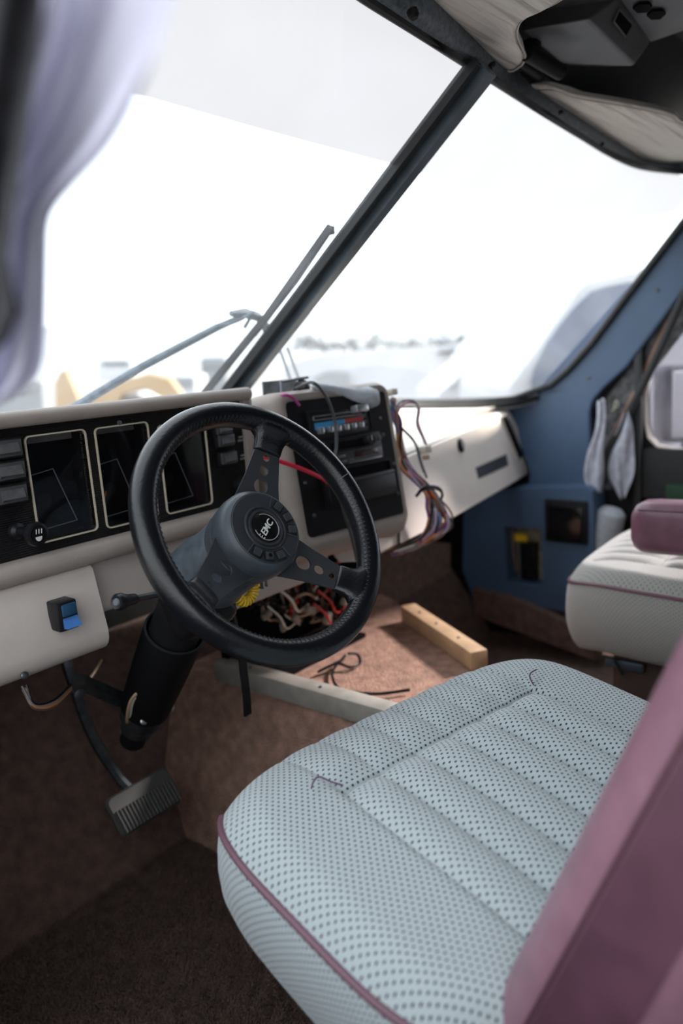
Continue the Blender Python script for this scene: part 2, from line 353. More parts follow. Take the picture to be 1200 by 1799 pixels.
# carpeted ledge along the right wall and firewall
b = MB(); b.prism([at(x, y, X=2.28) for x, y in ((830, 1035), (900, 1052), (1044, 1118), (1044, 1160), (835, 1082))], (.14, 0, 0)); struct('baseboard_right', b, carpet_m)
b = MB(); b.prism([at(x, y, Y=1.32) for x, y in ((640, 955), (792, 955), (792, 1004), (702, 1056), (640, 1075))], (0, .03, 0)); struct('trim_8', b, carpet('tan_carpet', (.20, .135, .10)))
# passenger door
XD = 2.44
hole = [(1134, 662), (1136, 745), (1141, 768), (1156, 783), (1180, 788), (1420, 812)]
hp = [at(x, y, X=XD) for x, y in hole]; hp += [V3(XD, -.05, .80), V3(XD, -.05, 1.36), V3(XD, .60, 1.36)]
hp.append(at(1200, 560, X=XD))
op = [V3(XD, .955, .03), V3(XD, -.12, .03), V3(XD, -.12, 1.46), V3(XD, .55, 1.46), V3(XD, .955, 1.05)]
b = MB(); b.prism(op, (.04, 0, 0), holes=[hp[::-1]]); door = struct('door_1', b, matte_black)
b = MB(); b.tube([p+V3(-.003, 0, 0) for p in hp[:6]], .006, 6); struct('window_frame', b, cream, parent=door)
b = MB(); b.prism([p+V3(.03, 0, 0) for p in hp], (.004, 0, 0)); struct('window_3', b, glass('smoky_side_glass', (.78, .775, .81), .03, (.5, .5, .6)))
b = MB(); b.box(at(1262, 874, X=XD-.02), (.02, .30, .07), bev=.01); struct('door_trim', b, mat('green_cloth', (.012, .045, .022), .8), parent=door)
b = MB(); b.box(at(1222, 835, X=XD-.010), (.02, .36, .16), bev=.01); struct('door_trim', b, mat('dark_olive', (.018, .02, .02), .8), parent=door)
b = MB(); b.box(at(1122, 800, X=XD-.02), (.03, .025, .9), bev=.005); struct('door_jamb', b, rubber, parent=door)
b = MB(); b.prism([at(x, y, X=XD-.008) for x, y in ((1127, 667), (1142, 669), (1135, 700), (1133, 735), (1128, 735))], (.006, 0, 0)); struct('window_frame', b, cream, parent=door)
# bare metal strip, hose and copper pipe behind the trim
b = MB(); b.prism(poly_at([(1230, 470), (1110, 640), (1050, 720), (1045, 860), (1075, 860), (1085, 740), (1140, 660), (1240, 530)], X=2.436), (.02, 0, 0))
obj_b = tag(obj('bare_pillar', b, mat('scuffed_metal', (.05, .05, .054), .6, var=(45, .2, 3.2))), kind='structure')
t = tag(obj('black_hose', MB().tube(spline([at(x, y, X=2.39) for x, y in ((1230, 455), (1190, 545), (1150, 635), (1100, 735), (1066, 800), (1062, 850))], 6), .0125, 10), rubber, org=at(1062, 850, X=2.39)), 'black rubber hose running down the bare pillar beside the blue trim', 'hose')
t = tag(obj('copper_pipe', MB().tube(spline([at(x, y, X=2.425) for x, y in ((1215, 480), (1176, 560), (1130, 660), (1090, 740), (1066, 790))], 6), .0065, 8), mat('copper', (.30, .16, .11), .45, metal=.3), org=at(1066, 790, X=2.405)), 'thin copper coloured pipe next to the black hose on the pillar', 'pipe')

# carpeted engine cover between the seats, battens on it
ZE = .36
eo = [at(x, y, Z=ZE) for x, y in ((395, 1165), (640, 1255), (700, 1300), (860, 1172), (815, 1146), (722, 1078), (700, 1046), (640, 1040), (520, 1060))]
eo = [V3(1.045, 1.42, ZE), V3(1.05, .79, ZE), V3(1.19, .70, ZE), V3(1.19, .30, ZE), V3(1.40, .30, ZE), V3(1.41, .84, ZE), V3(1.565, 1.115, ZE), V3(1.70, 1.245, ZE), V3(1.74, 1.34, ZE), V3(1.74, 1.42, ZE)]
cc = np.mean(eo, 0)
def ering(s, z, rad): return [V3(cc[0]+(p[0]-cc[0])*s-(rad if p[0] < 1.2 else 0), min(1.44, cc[1]+(p[1]-cc[1])*s), z) for p in eo]
b = MB(); b.loft([ering(1.0, .002, .10), ering(1.0, ZE-.03, .012), ering(.995, ZE-.008, .004), ering(.975, ZE, 0)])
cover = tag(obj('engine_cover', b, carpet_warm, org=(1.3, .9, 0)), 'raised rust brown carpeted engine hump between the two seats', 'engine cover')
def batten(p, q, w, h, m, lab, knots):
    p, q = V3(*p), V3(*q); dx = nrm(q-p); dy = np.cross(ZA, dx); R = np.array([dx, dy, ZA]).T
    b = MB(); b.box((p+q)/2+ZA*h/2, (np.linalg.norm(q-p), w, h), R, .002); t = tag(obj('wood_batten', b, m, org=(p+q)/2), lab, 'batten', 'wooden battens on the engine hump')
    for k in knots: screw(t, p+(q-p)*k+ZA*h, ZA, .004, steel, 'nail')
    return t
batten((1.060, 1.275, ZE+.001), (1.068, .80, ZE+.001), .042, .042, wood_grey, 'grey weathered wooden batten nearest the steering wheel on the rust carpet', (.2, .62))
batten((1.575, 1.118, ZE+.001), (1.385, .80, ZE+.001), .042, .042, wood, 'light pine batten on the passenger side edge of the rust carpet', (.2, .45, .75))
# carpet pile
def pile(name, n, area, zf, m, parent, ln, seed):
    rng = np.random.default_rng(seed); p = np.c_[rng.uniform(area[0], area[1], n), rng.uniform(area[2], area[3], n)]
    
    if parent.name == 'engine_cover':
        k = (p[:, 0] > 1.095)&(p[:, 0]-1.36 < (p[:, 1]-.80)*.6-.02); p = p[k]; n = len(p)
    z = np.full(n, zf); a = rng.uniform(0, 2*pi, n); l = ln*rng.uniform(.5, 1.2, n); w = .0016
    clump = np.sin(p[:, 0]*90+np.sin(p[:, 1]*70)*2)*.3+np.sin(p[:, 1]*83+p[:, 0]*31)*.3
    dx, dy = np.cos(a)*w, np.sin(a)*w; tx, ty = rng.normal(0, .5, n)*l+clump*.004, rng.normal(0, .5, n)*l
    v = np.stack([np.c_[p[:, 0]-dx, p[:, 1]-dy, z], np.c_[p[:, 0]+dx, p[:, 1]+dy, z], np.c_[p[:, 0]+tx, p[:, 1]+ty, z+l]], 1).reshape(-1, 3)
    me = bpy.data.meshes.new(name); o0 = ORG[parent.name]; v -= o0
    me.vertices.add(3*n); me.vertices.foreach_set('co', v.ravel()); me.loops.add(3*n); me.loops.foreach_set('vertex_index', np.arange(3*n, dtype=np.int32))
    me.polygons.add(n); me.polygons.foreach_set('loop_start', np.arange(0, 3*n, 3, dtype=np.int32)); me.update(calc_edges=True); me.materials.append(m)
    o = bpy.data.objects.new(name, me); link(o, parent); ORG[o.name] = o0; return tag(o, kind='stuff')
pile('carpet_pile', 90000, (.40, 1.0, .55, 1.34), 0., carpet_m, floor, .010, 1)
# ------------------------------------------------------------------ dashboard (one thing, many parts)
dash = thing('dashboard', (1.2, 1.2, .60), 'wide beige dashboard with gauges, centre control stack and glove box under the windscreen', 'dashboard')
YC = 1.05
def cx(x, y): return at(x, y, Y=YC)
# upper housing: brow, back and padded lower lip, swept along X
def sweep(prof, xs, m, name, close=True, ang=40, bow=None):
    b = MB(); b.loft([[V3(x, y+(bow(x) if bow else 0), z) for y, z in prof] for x in xs]); return obj(name, b, m, dash, ang=ang)
arc = lambda cy, cz, r, a0, a1, n=6: [(cy+r*cos(radians(a0+(a1-a0)*i/n)), cz+r*sin(radians(a0+(a1-a0)*i/n))) for i in range(n+1)]
XR = .985
brow = [(1.36, .955), (1.36, .974), (1.20, .998)]+arc(1.042, .9955, .0118, 80, 300, 8)+[(1.056, .984), (1.085, .980), (1.085, .955)]
sweep(brow, np.linspace(.14, XR+.012, 12), beige_soft, 'brow_pad')
sweep([(1.09, .79), (1.30, .79), (1.36, .955), (1.09, .985)], (.14, XR), matte_black, 'cluster_box')
lip = [(1.10, .798), (1.060, .798)]+arc(1.046, .779, .0175, 90, 250, 7)+[(1.046, .762), (1.10, .760)]
sweep(lip, (.14, XR+.05), beige_soft, 'lower_lip')
b = MB(); b.box((XR+.010, 1.075, .888), (.026, .07, .205), bev=.008); obj('cluster_end', b, beige_soft, dash)
low = [(1.10, .765), (1.046, .765), (1.036, .757), (1.022, .690), (1.016, .662)]+arc(1.044, .655, .028, 175, 285, 6)+[(1.10, .640)]
XL = at(178, 1080, Y=1.03)[0]
lowp = sweep(low, (.14, XL-.012, XL-.003, XL), beige, 'lower_panel')
rec = [(1.13, .768), (1.075, .768), (1.062, .735), (1.060, .69)]+arc(1.072, .684, .012, 180, 270, 4)+[(1.13, .672)]
sweep(rec, (XL-.01, .86), beige, 'column_panel')
rec2 = [(1.13, .77), (1.062, .77), (1.050, .72), (1.044, .615)]+arc(1.056, .609, .012, 180, 270, 4)+[(1.13, .60)]
sweep(rec2, (.90, 1.19), beige, 'knee_panel')
# screw and blue rocker on the lower panel
screw(dash, at(43, 1187, Y=1.016), (0, -1, .1), .006, steel)
p = at(104, 1077, Y=1.024)
sw = tag(obj('rocker_switch', MB().box(p+V3(0, -.010, 0), (.032, .03, .044), bev=.003), black, dash), 'blue rocker switch with black surround')
b = MB(); b.box(p+V3(.002, -.024, .009), (.023, .008, .018), bev=.002); obj('rocker_half', b, mat('dark_blue_rocker', (.012, .06, .13), .35), sw)
b = MB(); b.prism([p+V3(-.0095, -.024, -.001), p+V3(-.0095, -.036, -.016), p+V3(-.0095, -.024, -.018)], (.023, 0, 0)); obj('rocker_half', b, blue_sw, sw)
# bezel with three gauge windows
def span(tl, tr, br, bl):
    q = [cx(*p) for p in (tl, tr, br, bl)]; return (q[0][0]+q[3][0])/2, (q[1][0]+q[2][0])/2, (q[2][2]+q[3][2])/2, (q[0][2]+q[1][2])/2
G = [span((40, 768), (144, 757), (173, 930), (73, 950)), span((163, 753), (254, 744), (279, 909), (191, 922)), span((268, 748), (356, 741), (373, 884), (293, 901))]
G[2] = (max(G[2][0], G[1][1]+.022), *G[2][1:])
def rect3(x0, x1, z0, z1, y, r=.006, grow=0.): return [V3((x0+x1)/2+u, y, (z0+z1)/2+v) for u, v in rrect(x1-x0+2*grow, z1-z0+2*grow, r+grow, 4)]
b = MB(); b.prism([V3(.14, YC, .793), V3(XR, YC, .793), V3(XR, YC, .983), V3(XR-.02, YC, .987), V3(.14, YC, .987)], (0, .012, 0), holes=[rect3(*g, YC)[::-1] for g in G])
bez = obj('bezel', b, bezel_m, dash)
face_m = mat('dial_black', (.010, .010, .011), .45)
lens_m = glass('gauge_lens', (.80, .82, .85), .012, (.6, .65, .7), gloss=.045, nsc=30.)
for gi, (x0, x1, z0, z1) in enumerate(G):
    o_, i_ = rect3(x0, x1, z0, z1, YC-.003, grow=.0022), rect3(x0, x1, z0, z1, YC-.003)
    gauge = tag(obj('gauge_frame', MB().prism(o_, (0, .006, 0), holes=[i_[::-1]]), cream_print, dash), ('cream gauge frame nearest the light switch', 'cream gauge frame with an orange needle', 'cream gauge frame beside the rocker switches')[gi])
    b = MB(); b.loft([rect3(x0, x1, z0, z1, YC+.012), rect3(x0, x1, z0, z1, YC+.055)], caps=False); b.prism(rect3(x0, x1, z0, z1, YC+.054), (0, .004, 0)); obj('gauge_well', b, face_m, gauge)
    b = MB(); b.prism(rect3(x0, x1, z0, z1, YC+.004), (0, .0015, 0)); obj('lens', b, lens_m, gauge)
    w_, h_ = x1-x0, z1-z0; ym = YC+.048
    b = MB(); b.box((x0+w_*.42, ym, z0+h_*.30), (w_*.62, .006, h_*.44), bev=.004); dial = obj('dial', b, mat('dial_grey', (.040, .040, .044), .5), gauge)
    b = MB(); b.lathe([(.013, -.004), (.012, .004), (.004, .006)], (x0+w_*.40, ym-.004, z0+h_*.34), (0, -1, 0), 20); obj('dial_hub', b, face_m, gauge)
    # inner step: thin bright edge of the well
    b = MB(); b.tube([V3(x0+w_*.10, ym-.008, z0+h_*.60), V3(x0+w_*.62, ym-.008, z0+h_*.64), V3(x0+w_*.92, ym-.008, z0+h_*.08), V3(x0+w_*.04, ym-.008, z0+h_*.05)], .0011, 5); obj('dial_edge', b, mat('edge_grey', (.40, .40, .43), .5), gauge)
    b = MB()
    for k in range(7):
        a = radians(205-k*22); u, v = cos(a), sin(a); c = V3(x0+w_*.44, ym-.007, z0+h_*.10)
        if gi != 1: c = V3(x0+w_*.40, ym-.007, z0+h_*.05); u, v = (k-3)*.3, .55+.1*(k % 2)
        else: c = V3(x0+w_*.62, ym-.007, z0+h_*.30)
        b.tube([c+V3(u*.022, 0, v*.022), c+V3(u*.028, 0, v*.028)], .0009, 4)
    obj('tick_marks', b, faint_print, gauge)
    if gi == 1:
        b = MB(); b.tube([V3(x0+w_*.22, ym-.010, z0+h_*.20), V3(x0+w_*.32, ym-.010, z0+h_*.33)], .0014, 5); obj('needle', b, orange_m, gauge)
        for k in range(5): q = MB(); q.box((x0+w_*(.2+.15*k), ym-.006, z0+h_*(.105+.006*k)), (.006, .001, .005)); obj('marking', q, faint_print, gauge)
# rocker switches on the bezel
def rocker(x, y, w, h, lab=None, parent=dash):
    p = cx(x, y); t = obj('rocker_switch', MB().box(p+V3(0, -.002, 0), (w, .012, h), bev=.0025), black, parent)
    b = MB(); b.box(p+V3(0, -.009, 0), (w*.86, .010, h*.80), bev=.002); obj('rim', b, mat('switch_rim', (.05, .05, .052), .4), t)
    b = MB(); b.prism([p+V3(-w*.32, -.013, h*.32), p+V3(-w*.32, -.019, -h*.18), p+V3(-w*.32, -.013, -h*.32)], (w*.64, 0, 0)); obj('rocker', b, switch_m, t)
    return t
for (x, y) in ((4, 788), (10, 827), (14, 868)): rocker(x, y, .052, .030)
for (x, y) in ((387, 752), (391, 773), (396, 804)): rocker(x, y, .042, .026)
for (x, y) in ((422, 768), (426, 800)):
    for k, s_ in enumerate(('MAP', 'LIGHT')): text('lettering', s_, .0055, cx(x, y)+V3(0, -.0012, -.006*k), XA, ZA, faint_print, bez)
# wiper knob and light pull
p = cx(421, 851); kb = obj('wiper_knob', MB().lathe([(.0165, 0), (.0165, .010), (.0145, .016), (.012, .0175)], p, (0, -1, 0), 28), black, dash)
b = MB()
for k in range(5): a = radians(30+k*30); b.tube([p+V3(cos(a)*.0075, -.0182, sin(a)*.0075-.001), p+V3(cos(a)*.0100, -.0182, sin(a)*.0100-.001)], .0005, 4)
b.tube([p+V3(-.009, -.0182, -.002), p+V3(0, -.0182, .003), p+V3(.009, -.0182, -.002)], .0006, 4); obj('knob_icon', b, faint_print, kb); text('lettering', 'PUSH', .004, p+V3(0, -.0182, -.0065), XA, ZA, faint_print, kb)
p = cx(28, 933); ps = obj('light_pull', MB().lathe([(.013, 0), (.012, .006), (.0075, .010), (.007, .034), (.010, .037), (.0165, .041), (.0175, .046), (.0165, .052), (.0125, .053), (.012, .0515)], p, (.10, -.99, -.02), 28), black, dash)
pc = p+nrm(V3(.10, -.99, -.02))*.0525; b = MB(); b.lathe([(.011, 0), (.011, .0006)], pc, (.10, -.99, -.02), 24); obj('knob_face', b, gloss_black, ps)
b = MB(); b.prism([pc+V3(cos(a)*.005-.001, -.001, sin(a)*.0065-.003) for a in np.linspace(pi, 2*pi, 9)], (0, -.0006, 0))
for k in range(3): b.tube([pc+V3(-.004+k*.004, -.0012, .001), pc+V3(-.003+k*.004, -.0012, .0075)], .0006, 4)
obj('knob_icon', b, white_print, ps)
p = cx(209, 743); b = MB(); b.lathe([(.004, 0), (.004, .003), (.002, .003), (.002, .001)], p, (0, -1, 0), 14); obj('trip_button', b, switch_m, dash)
# centre console, its face turned to the driver
KH = nrm(V3(.989, -.149, 0)); KV = nrm(V3(0, .15, .989)); KV = nrm(KV-KH*(KV@KH)); KN = np.cross(KH, KV); KN = KN if KN[1] < 0 else -KN
K0 = at(606, 810, Y=.985)
def kp_(x, y, h=0.):
    return at(x, y, pl=(K0+KN*h, KN))
def kl(x, y, h=0.):
    q = kp_(x, y, h)-K0; return q@KH, q@KV
def K(a, c, h=0.): return K0+KH*a+KV*c+KN*h
KR = np.array([KH, KV, KN]).T
pa = [kl(*q) for q in ((492, 707), (666, 689), (717, 900), (553, 942))]
ka0, ka1 = (pa[0][0]+pa[3][0])/2, (pa[1][0]+pa[2][0])/2; kc0, kc1 = (pa[2][1]+pa[3][1])/2, (pa[0][1]+pa[1][1])/2
kw, kh = ka1-ka0, kc1-kc0; kcx, kcy = (ka0+ka1)/2, (kc0+kc1)/2
def ksec(l, r, bt, tp, rad, h): 
    w_, h_ = kw+l+r, kh+bt+tp; ox, oy = kcx+(r-l)/2, kcy+(tp-bt)/2
    return [K(ox+u, oy+v, h) for u, v in rrect(w_, h_, rad, 6)]
b = MB(); b.loft([ksec(-.004, -.004, -.004, -.004, .010, -.006), ksec(.004, .003, .004, .004, .014, .001), ksec(.020, .010, .024, .014, .024, .002), ksec(.034, .016, .040, .021, .03, -.010), ksec(.044, .020, .050, .023, .034, -.035), ksec(.060, .020, .03, .022, .034, -.12), ksec(.070, .016, -.02, .0, .03, -.28)])
con = obj('console_body', b, beige_soft, dash, ang=60)
b = MB(); b.prism([K(kcx+u, kcy+v, -.004) for u, v in rrect(kw, kh, .008, 4)], KN*.006); plate = obj('control_plate', b, mat('plate_black', (.005, .005, .006), .5, bump=(200, .1, .002), spec=.2), dash)
HP = .002
for x, y in ((668, 735), (673, 764), (692, 815), (699, 867), (552, 906), (536, 849), (541, 806), (630, 912)): screw(plate, kp_(x, y, HP), KN, .0042, steel)
def kbox(name, x, y, w, h, dep, m, parent, lift=0., bev=.002):
    a, c = kl(x, y, HP); b = MB(); b.box(K(a, c, HP+lift+dep/2), (w, h, dep), KR, bev); return obj(name, b, m, parent)
def kframe(name, a, c, w, h, t_, dep, m, parent, lift=0.):
    o_ = [K(a+u, c+v, HP+lift) for u, v in rrect(w, h, .003, 3)]; i_ = [K(a+u, c+v, HP+lift) for u, v in rrect(w-2*t_, h-2*t_, .002, 3)]
    b = MB(); b.prism(o_, KN*dep, holes=[i_[::-1]]); return obj(name, b, m, parent)
# heater control
a, c = kl(597, 741, HP); hw, hh = .168, .058
hv = obj('heater_control', MB().box(K(a, c, HP+.001), (hw, hh, .004), KR, .001), face_m, dash); kframe('frame', a, c, hw, hh, .004, .006, matte_black, hv)
for lo_, hi_, z0_, m_ in ((-.42, .06, -.006, blue_strip), (.06, .36, .000, red_strip)):
    b = MB(); b.prism([K(a+hw*lo_, c+z0_-.004, HP+.004), K(a+hw*hi_, c-.004+(z0_ if m_ is red_strip else 0), HP+.004), K(a+hw*hi_, c+.004, HP+.004), K(a+hw*lo_, c+.004, HP+.004)], KN*.0005); obj('temperature_stripe', b, m_, hv)
kframe('slider_slot', a-.008, c+.013, hw*.76, .009, .0015, .0035, mat('edge_chrome', (.30, .30, .31), .35, metal=.6), hv, .003)
b = MB(); b.box(K(a+hw*.27, c+.020, HP+.016), (.034, .015, .022), KR, .003); obj('slider_knob', b, silver, hv)
for k in range(6):
    b = MB(); b.box(K(a-hw*.36+k*hw*.125+(.003 if k else 0), c-.0125, HP+.008), (.011, .013, .014), KR, .0025); obj('push_button', b, silver, hv)
for k in range(3): b = MB(); b.box(K(a+hw*.42, c+.012-k*.013, HP+.004), (.010, .004, .004), KR, .001); obj('push_button', b, black, hv)
# radio
a, c = kl(608, 792, HP); rw, rh = .185, .058
rd = obj('radio', MB().box(K(a, c, HP+.004), (rw, rh, .016), KR, .003), black, dash); tag(rd, 'black radio with tape slot and two knobs')
b = MB(); b.box(K(a+.004, c+.012, HP+.010), (rw*.56, .016, .006), KR, .001); obj('tape_slot', b, deep_black, rd)
b = MB(); b.box(K(a+.008, c-.014, HP+.013), (rw*.86, .026, .006), KR, .002); obj('fascia', b, mat('radio_grey', (.03, .03, .032), .35), rd)
b = MB(); b.box(K(a+.040, c-.010, HP+.0165), (rw*.36, .012, .002), KR, .0008); obj('tuner_window', b, mat('tuner_brown', (.028, .020, .018), .15), rd)
b = MB(); b.box(K(a+.034, c-.024, HP+.0165), (rw*.50, .005, .004), KR, .001); obj('chrome_strip', b, mat('dull_chrome', (.2, .2, .21), .3, metal=.7), rd)
for da in (-.080, .050): b = MB(); b.lathe([(.012, .010), (.012, .026), (.0105, .029)], K(a+da, c+.014, HP), KN, 24); kn = obj('radio_knob', b, black, rd); b = MB(); b.box(K(a+da, c+.018, HP+.0295), (.002, .010, .001), KR); obj('pointer', b, faint_print, kn)
for k in range(2): b = MB(); b.lathe([(.0055, .010), (.0055, .016)], K(a+.072+k*.014, c+.016, HP), KN, 16); obj('push_button', b, switch_m, rd)
for k in range(4):
    b = MB(); b.box(K(a-.062+k*.019, c-.020, HP+.017), (.013, .005, .003), KR, .001); obj('push_button', b, switch_m, rd)
b = MB(); b.box(K(a-.034, c-.009, HP+.017), (.030, .006, .003), KR, .001); obj('push_button', b, switch_m, rd)
# ash tray drawer
a, c = kl(630, 848, HP); aw, ah = .195, .076
kframe('drawer_frame', a, c, aw, ah, .004, .006, black, dash)
b = MB(); b.box(K(a, c+.022, HP+.002), (aw*.9, .022, .002), KR, .001); obj('drawer_recess', b, deep_black, dash)
dr = obj('drawer', MB().box(K(a-.002, c-.014, HP+.009), (aw*.96, .046, .018), KR, .004), black, dash)
b = MB(); b.box(K(a-.002, c+.010, HP+.012), (aw*.96, .008, .014), KR, .003); obj('drawer_lip', b, mat('drawer_grey', (.025, .025, .027), .35), dr)
# passenger side: top, face, end cap
GP, GD = V3(1.53, 1.04, .82), nrm(V3(1, .2, 0)); GV = nrm(V3(.035, .165, .985)); GN = np.cross(GD, GV); GN = GN if GN[1] < 0 else -GN
def gp(x, y, h=0.): return at(x, y, pl=(GP+GN*h, GN))
def gs(k):
    """section of the passenger dash at fraction k of its length"""
    tp = gp(*np.array([(640, 818), (897, 722)][0])*(1-k)+np.array((897, 722))*k); bt = gp(*(np.array((655, 985))*(1-k)+np.array((943, 828))*k))
    bk = V3(*(np.array((1.38, 1.40, .935))*(1-k)+np.array((2.19, 1.235, .858))*k))
    i_ = nrm(bk-tp); o_ = GN
    return [bk+V3(0, 0, -.03), bk, tp*.6+bk*.4+V3(0, 0, .012), tp-o_*.05+V3(0, 0, .012), tp-o_*.022+V3(0, 0, .008), tp-o_*.007+GV*.002, tp-GV*.012, bt+GV*.03, bt+GV*.008-o_*.003, bt-o_*.016, bt-o_*.08+V3(0, 0, .004), bk+V3(0, 0, -.18)]
b = MB(); b.loft([gs(k) for k in (0, .2, .4, .6, .8, .95, .985, 1.0)]); obj('passenger_dash', b, cream, dash, ang=50)
gd = [gp(*q, .001) for q in ((722, 797), (869, 733), (909, 842), (797, 907), (752, 905))]
gd = [gp(700, 806, .001), gd[1], gd[2], gd[3], gp(700, 955, .001)]
b = MB(); b.tube([p+GN*.001 for p in gd]+[gd[0]], .0035, 5); obj('door_gap', b, mat('gap_brown', (.10, .08, .065), .8), dash)
glv = obj('glove_box_door', MB().prism(gd, GN*.009), cream, dash, ang=50, mods=(('BEVEL', dict(width=.004, segments=2, limit_method='ANGLE')),))
p = gp(808, 783, .010); b = MB(); b.lathe([(.019, 0), (.019, .005), (.013, .009), (.006, .006)], p, GN, 24); lk = obj('lock', b, matte_black, glv)
GR = np.array([GD, GV, GN]).T
b = MB(); b.box(p+GN*.009, (.005, .020, .004), GR, .001); obj('lock_bar', b, silver, lk)
q4 = [gp(*q, .0095) for q in ((835, 822), (889, 798), (893, 817), (840, 841))]
b = MB(); b.prism(q4, GN*.0015); sl = obj('badge_plate', b, mat('badge_grey', (.035, .038, .040), .4), glv)
b = MB(); b.tube(q4+q4[:1], .0016, 5); obj('badge_rim', b, mat('badge_rim', (.20, .18, .16), .5), sl)
vq = [gp(*q, .002) for q in ((880, 733), (889, 730), (919, 800), (911, 808))]
b = MB(); b.prism(vq, GN*.003); vt = obj('air_vent', b, deep_black, dash)
for k in range(9):
    u = (k+.5)/9; p0_, p1_ = vq[0]+(vq[3]-vq[0])*u, vq[1]+(vq[2]-vq[1])*u; b = MB(); b.tube([p0_+GN*.005, p1_+GN*.005], .0028, 4); obj('vent_slat', b, matte_black, vt)
b = MB(); b.tube(vq+vq[:1], .003, 6); obj('vent_frame', b, cream, vt)
# ------------------------------------------------------------------ steering wheel
WC = V3(.7366, .7579, .8235); Wn = V3(-.0708, -.8561, .512); Wn = nrm(Wn); Wa = V3(cos(radians(-4.725)), sin(radians(-4.725)), 0); Wb = np.cross(Wn, Wa)
def W(u, v, h=0.): return WC+Wa*u+Wb*v+Wn*h
def wpol(r, a, h=0.): return W(r*cos(a), r*sin(a), h)
def wloc(x, y, h=0.):
    q = at(x, y, pl=(WC+Wn*h, Wn))-WC; return q@Wa, q@Wb
wheel = thing('steering_wheel', WC, 'black leather three spoke steering wheel with round centre pad', 'steering wheel')
RM, rm = .1812, .0188
b = MB(); N_ = 96
b.loft([[W((RM+rm*cos(t)*.96)*cos(a), (RM+rm*cos(t)*.96)*sin(a), rm*1.06*sin(t)) for t in (2*pi*k/20 for k in range(20))] for a in (2*pi*i/N_ for i in range(N_))], loop=True)
rim = obj('rim', b, leather, wheel, ang=180)
b = MB(); zz = []
for i in range(300):
    a = 2*pi*i/300; t = radians(150 if i % 2 else 122); zz.append(W((RM+rm*1.0*cos(t))*cos(a), (RM+rm*1.0*cos(t))*sin(a), rm*1.07*sin(t)))
b.tube(zz, .0008, 4, closed=True); tag(obj('lacing', b, mat('lacing_black', (.02, .021, .024), .5), rim), kind='stuff')
b = MB(); t = radians(60); b.tube([W((RM+rm*.99*cos(tt))*cos(radians(14)), (RM+rm*.99*cos(tt))*sin(radians(14)), rm*1.07*sin(tt)) for tt in np.linspace(-.4, 2.4, 14)], .0007, 5); tag(obj('worn_seam', b, mat('scuff', (.16, .16, .17), .6), rim), 'pale worn seam across the rim')
ANG = [radians(58), radians(-155.5), radians(-47)]
for a in ANG:
    e, g = V3(cos(a), sin(a)), V3(-sin(a), cos(a))
    def S(r, s, h): p = e*r+g*s; return W(p[0], p[1], h)
    hh = lambda r: -.034+(r-.05)/.11*.026
    def s2(r, s): return S(r, s, hh(r))
    outer_ = [(.040, -.043), (.060, -.036), (.090, -.0285), (.150, -.0185), (.150, .0185), (.090, .0285), (.060, .036), (.040, .043)]
    holes_ = [[s2(r+q*cos(k), q*sin(k)) for k in (2*pi*j/20 for j in range(20))] for r, q in ((.0815, .0115), (.1065, .0078), (.1265, .0055))]
    b = MB(); b.prism([s2(*q) for q in outer_], Wn*.0035, holes=[q[::-1] for q in holes_]); sp_ = obj('spoke', b, spoke_m, wheel, ang=30)
    rings = []
    for r, w_, th, h in ((.134, .0215, .0070, hh(.134)+.002), (.136, .0225, .0085, hh(.136)+.002), (.148, .0235, .0100, hh(.148)+.003), (.157, .0265, .0125, -.005), (.164, .034, .0150, -.002), (.170, .046, .0160, 0), (.176, .062, .0155, 0)):
        rings.append([S(sqrt(max(r*r-(w_*cos(k))**2*.6, 1e-4)) if r > .16 else r, w_*(abs(cos(k))**.7)*np.sign(cos(k)), h+th*(abs(sin(k))**.8)*np.sign(sin(k))) for k in (2*pi*j/24 for j in range(24))])
    b = MB(); b.loft(rings); obj('spoke_boot', b, leather, sp_, ang=60)
b = MB(); b.lathe([(.052, -.075), (.060, -.070), (.0625, -.052), (.0625, -.048), (.0610, -.047), (.0635, -.044), (.0650, -.030), (.0635, -.014), (.0585, -.005), (.0545, -.0015), (.0530, -.0020)], WC, Wn, 64); hub = obj('hub', b, mat('hub_shell', (.040, .050, .062), .42, var=(30, .75, 1.2), bump=(500, .15, .001)), wheel, ang=30)
b = MB(); b.lathe([(.0535, -.004), (.0535, -.0018), (.0525, -.0008), (.034, -.0008), (.033, .001), (.031, .0012), (.030, -.001), (.0285, -.001), (.0275, .0012), (.0245, .0014), (.0235, -.0006), (.0225, -.0006)], WC, Wn, 64); pad_ = obj('horn_pad', b, hub_m, wheel, ang=25)
b = MB(); b.lathe([(.0225, -.001), (.0222, .0012), (.0215, .0016)], WC, Wn, 48); em = obj('emblem', b, gloss_black, pad_)
b = MB(); b.tube([wpol(.0200, 2*pi*k/48, .0018) for k in range(24, 62)][:38], .0006, 5); obj('emblem_ring', b, mat('emblem_grey', (.30, .30, .30), .4), em)
t0, t1 = V3(*wloc(459, 944), 0), V3(*wloc(477, 912), 0); td = nrm(t1-t0); tx = Wa*td[0]+Wb*td[1]; ty = np.cross(Wn, tx)
text('lettering', 'EMC', .0142, W((t0[0]+t1[0])/2, (t0[1]+t1[1])/2, .0022), tx, ty, white_print, em, .0004, .12)
for k in range(3): b = MB(); q = W((t0[0]+t1[0])/2, (t0[1]+t1[1])/2, .0022)-tx*.0185+ty*(-.004+k*.004); b.tube([q-tx*(.0012-.0004*k), q+tx*.0022], .0007, 4); obj('emblem_stripe', b, white_print, em)
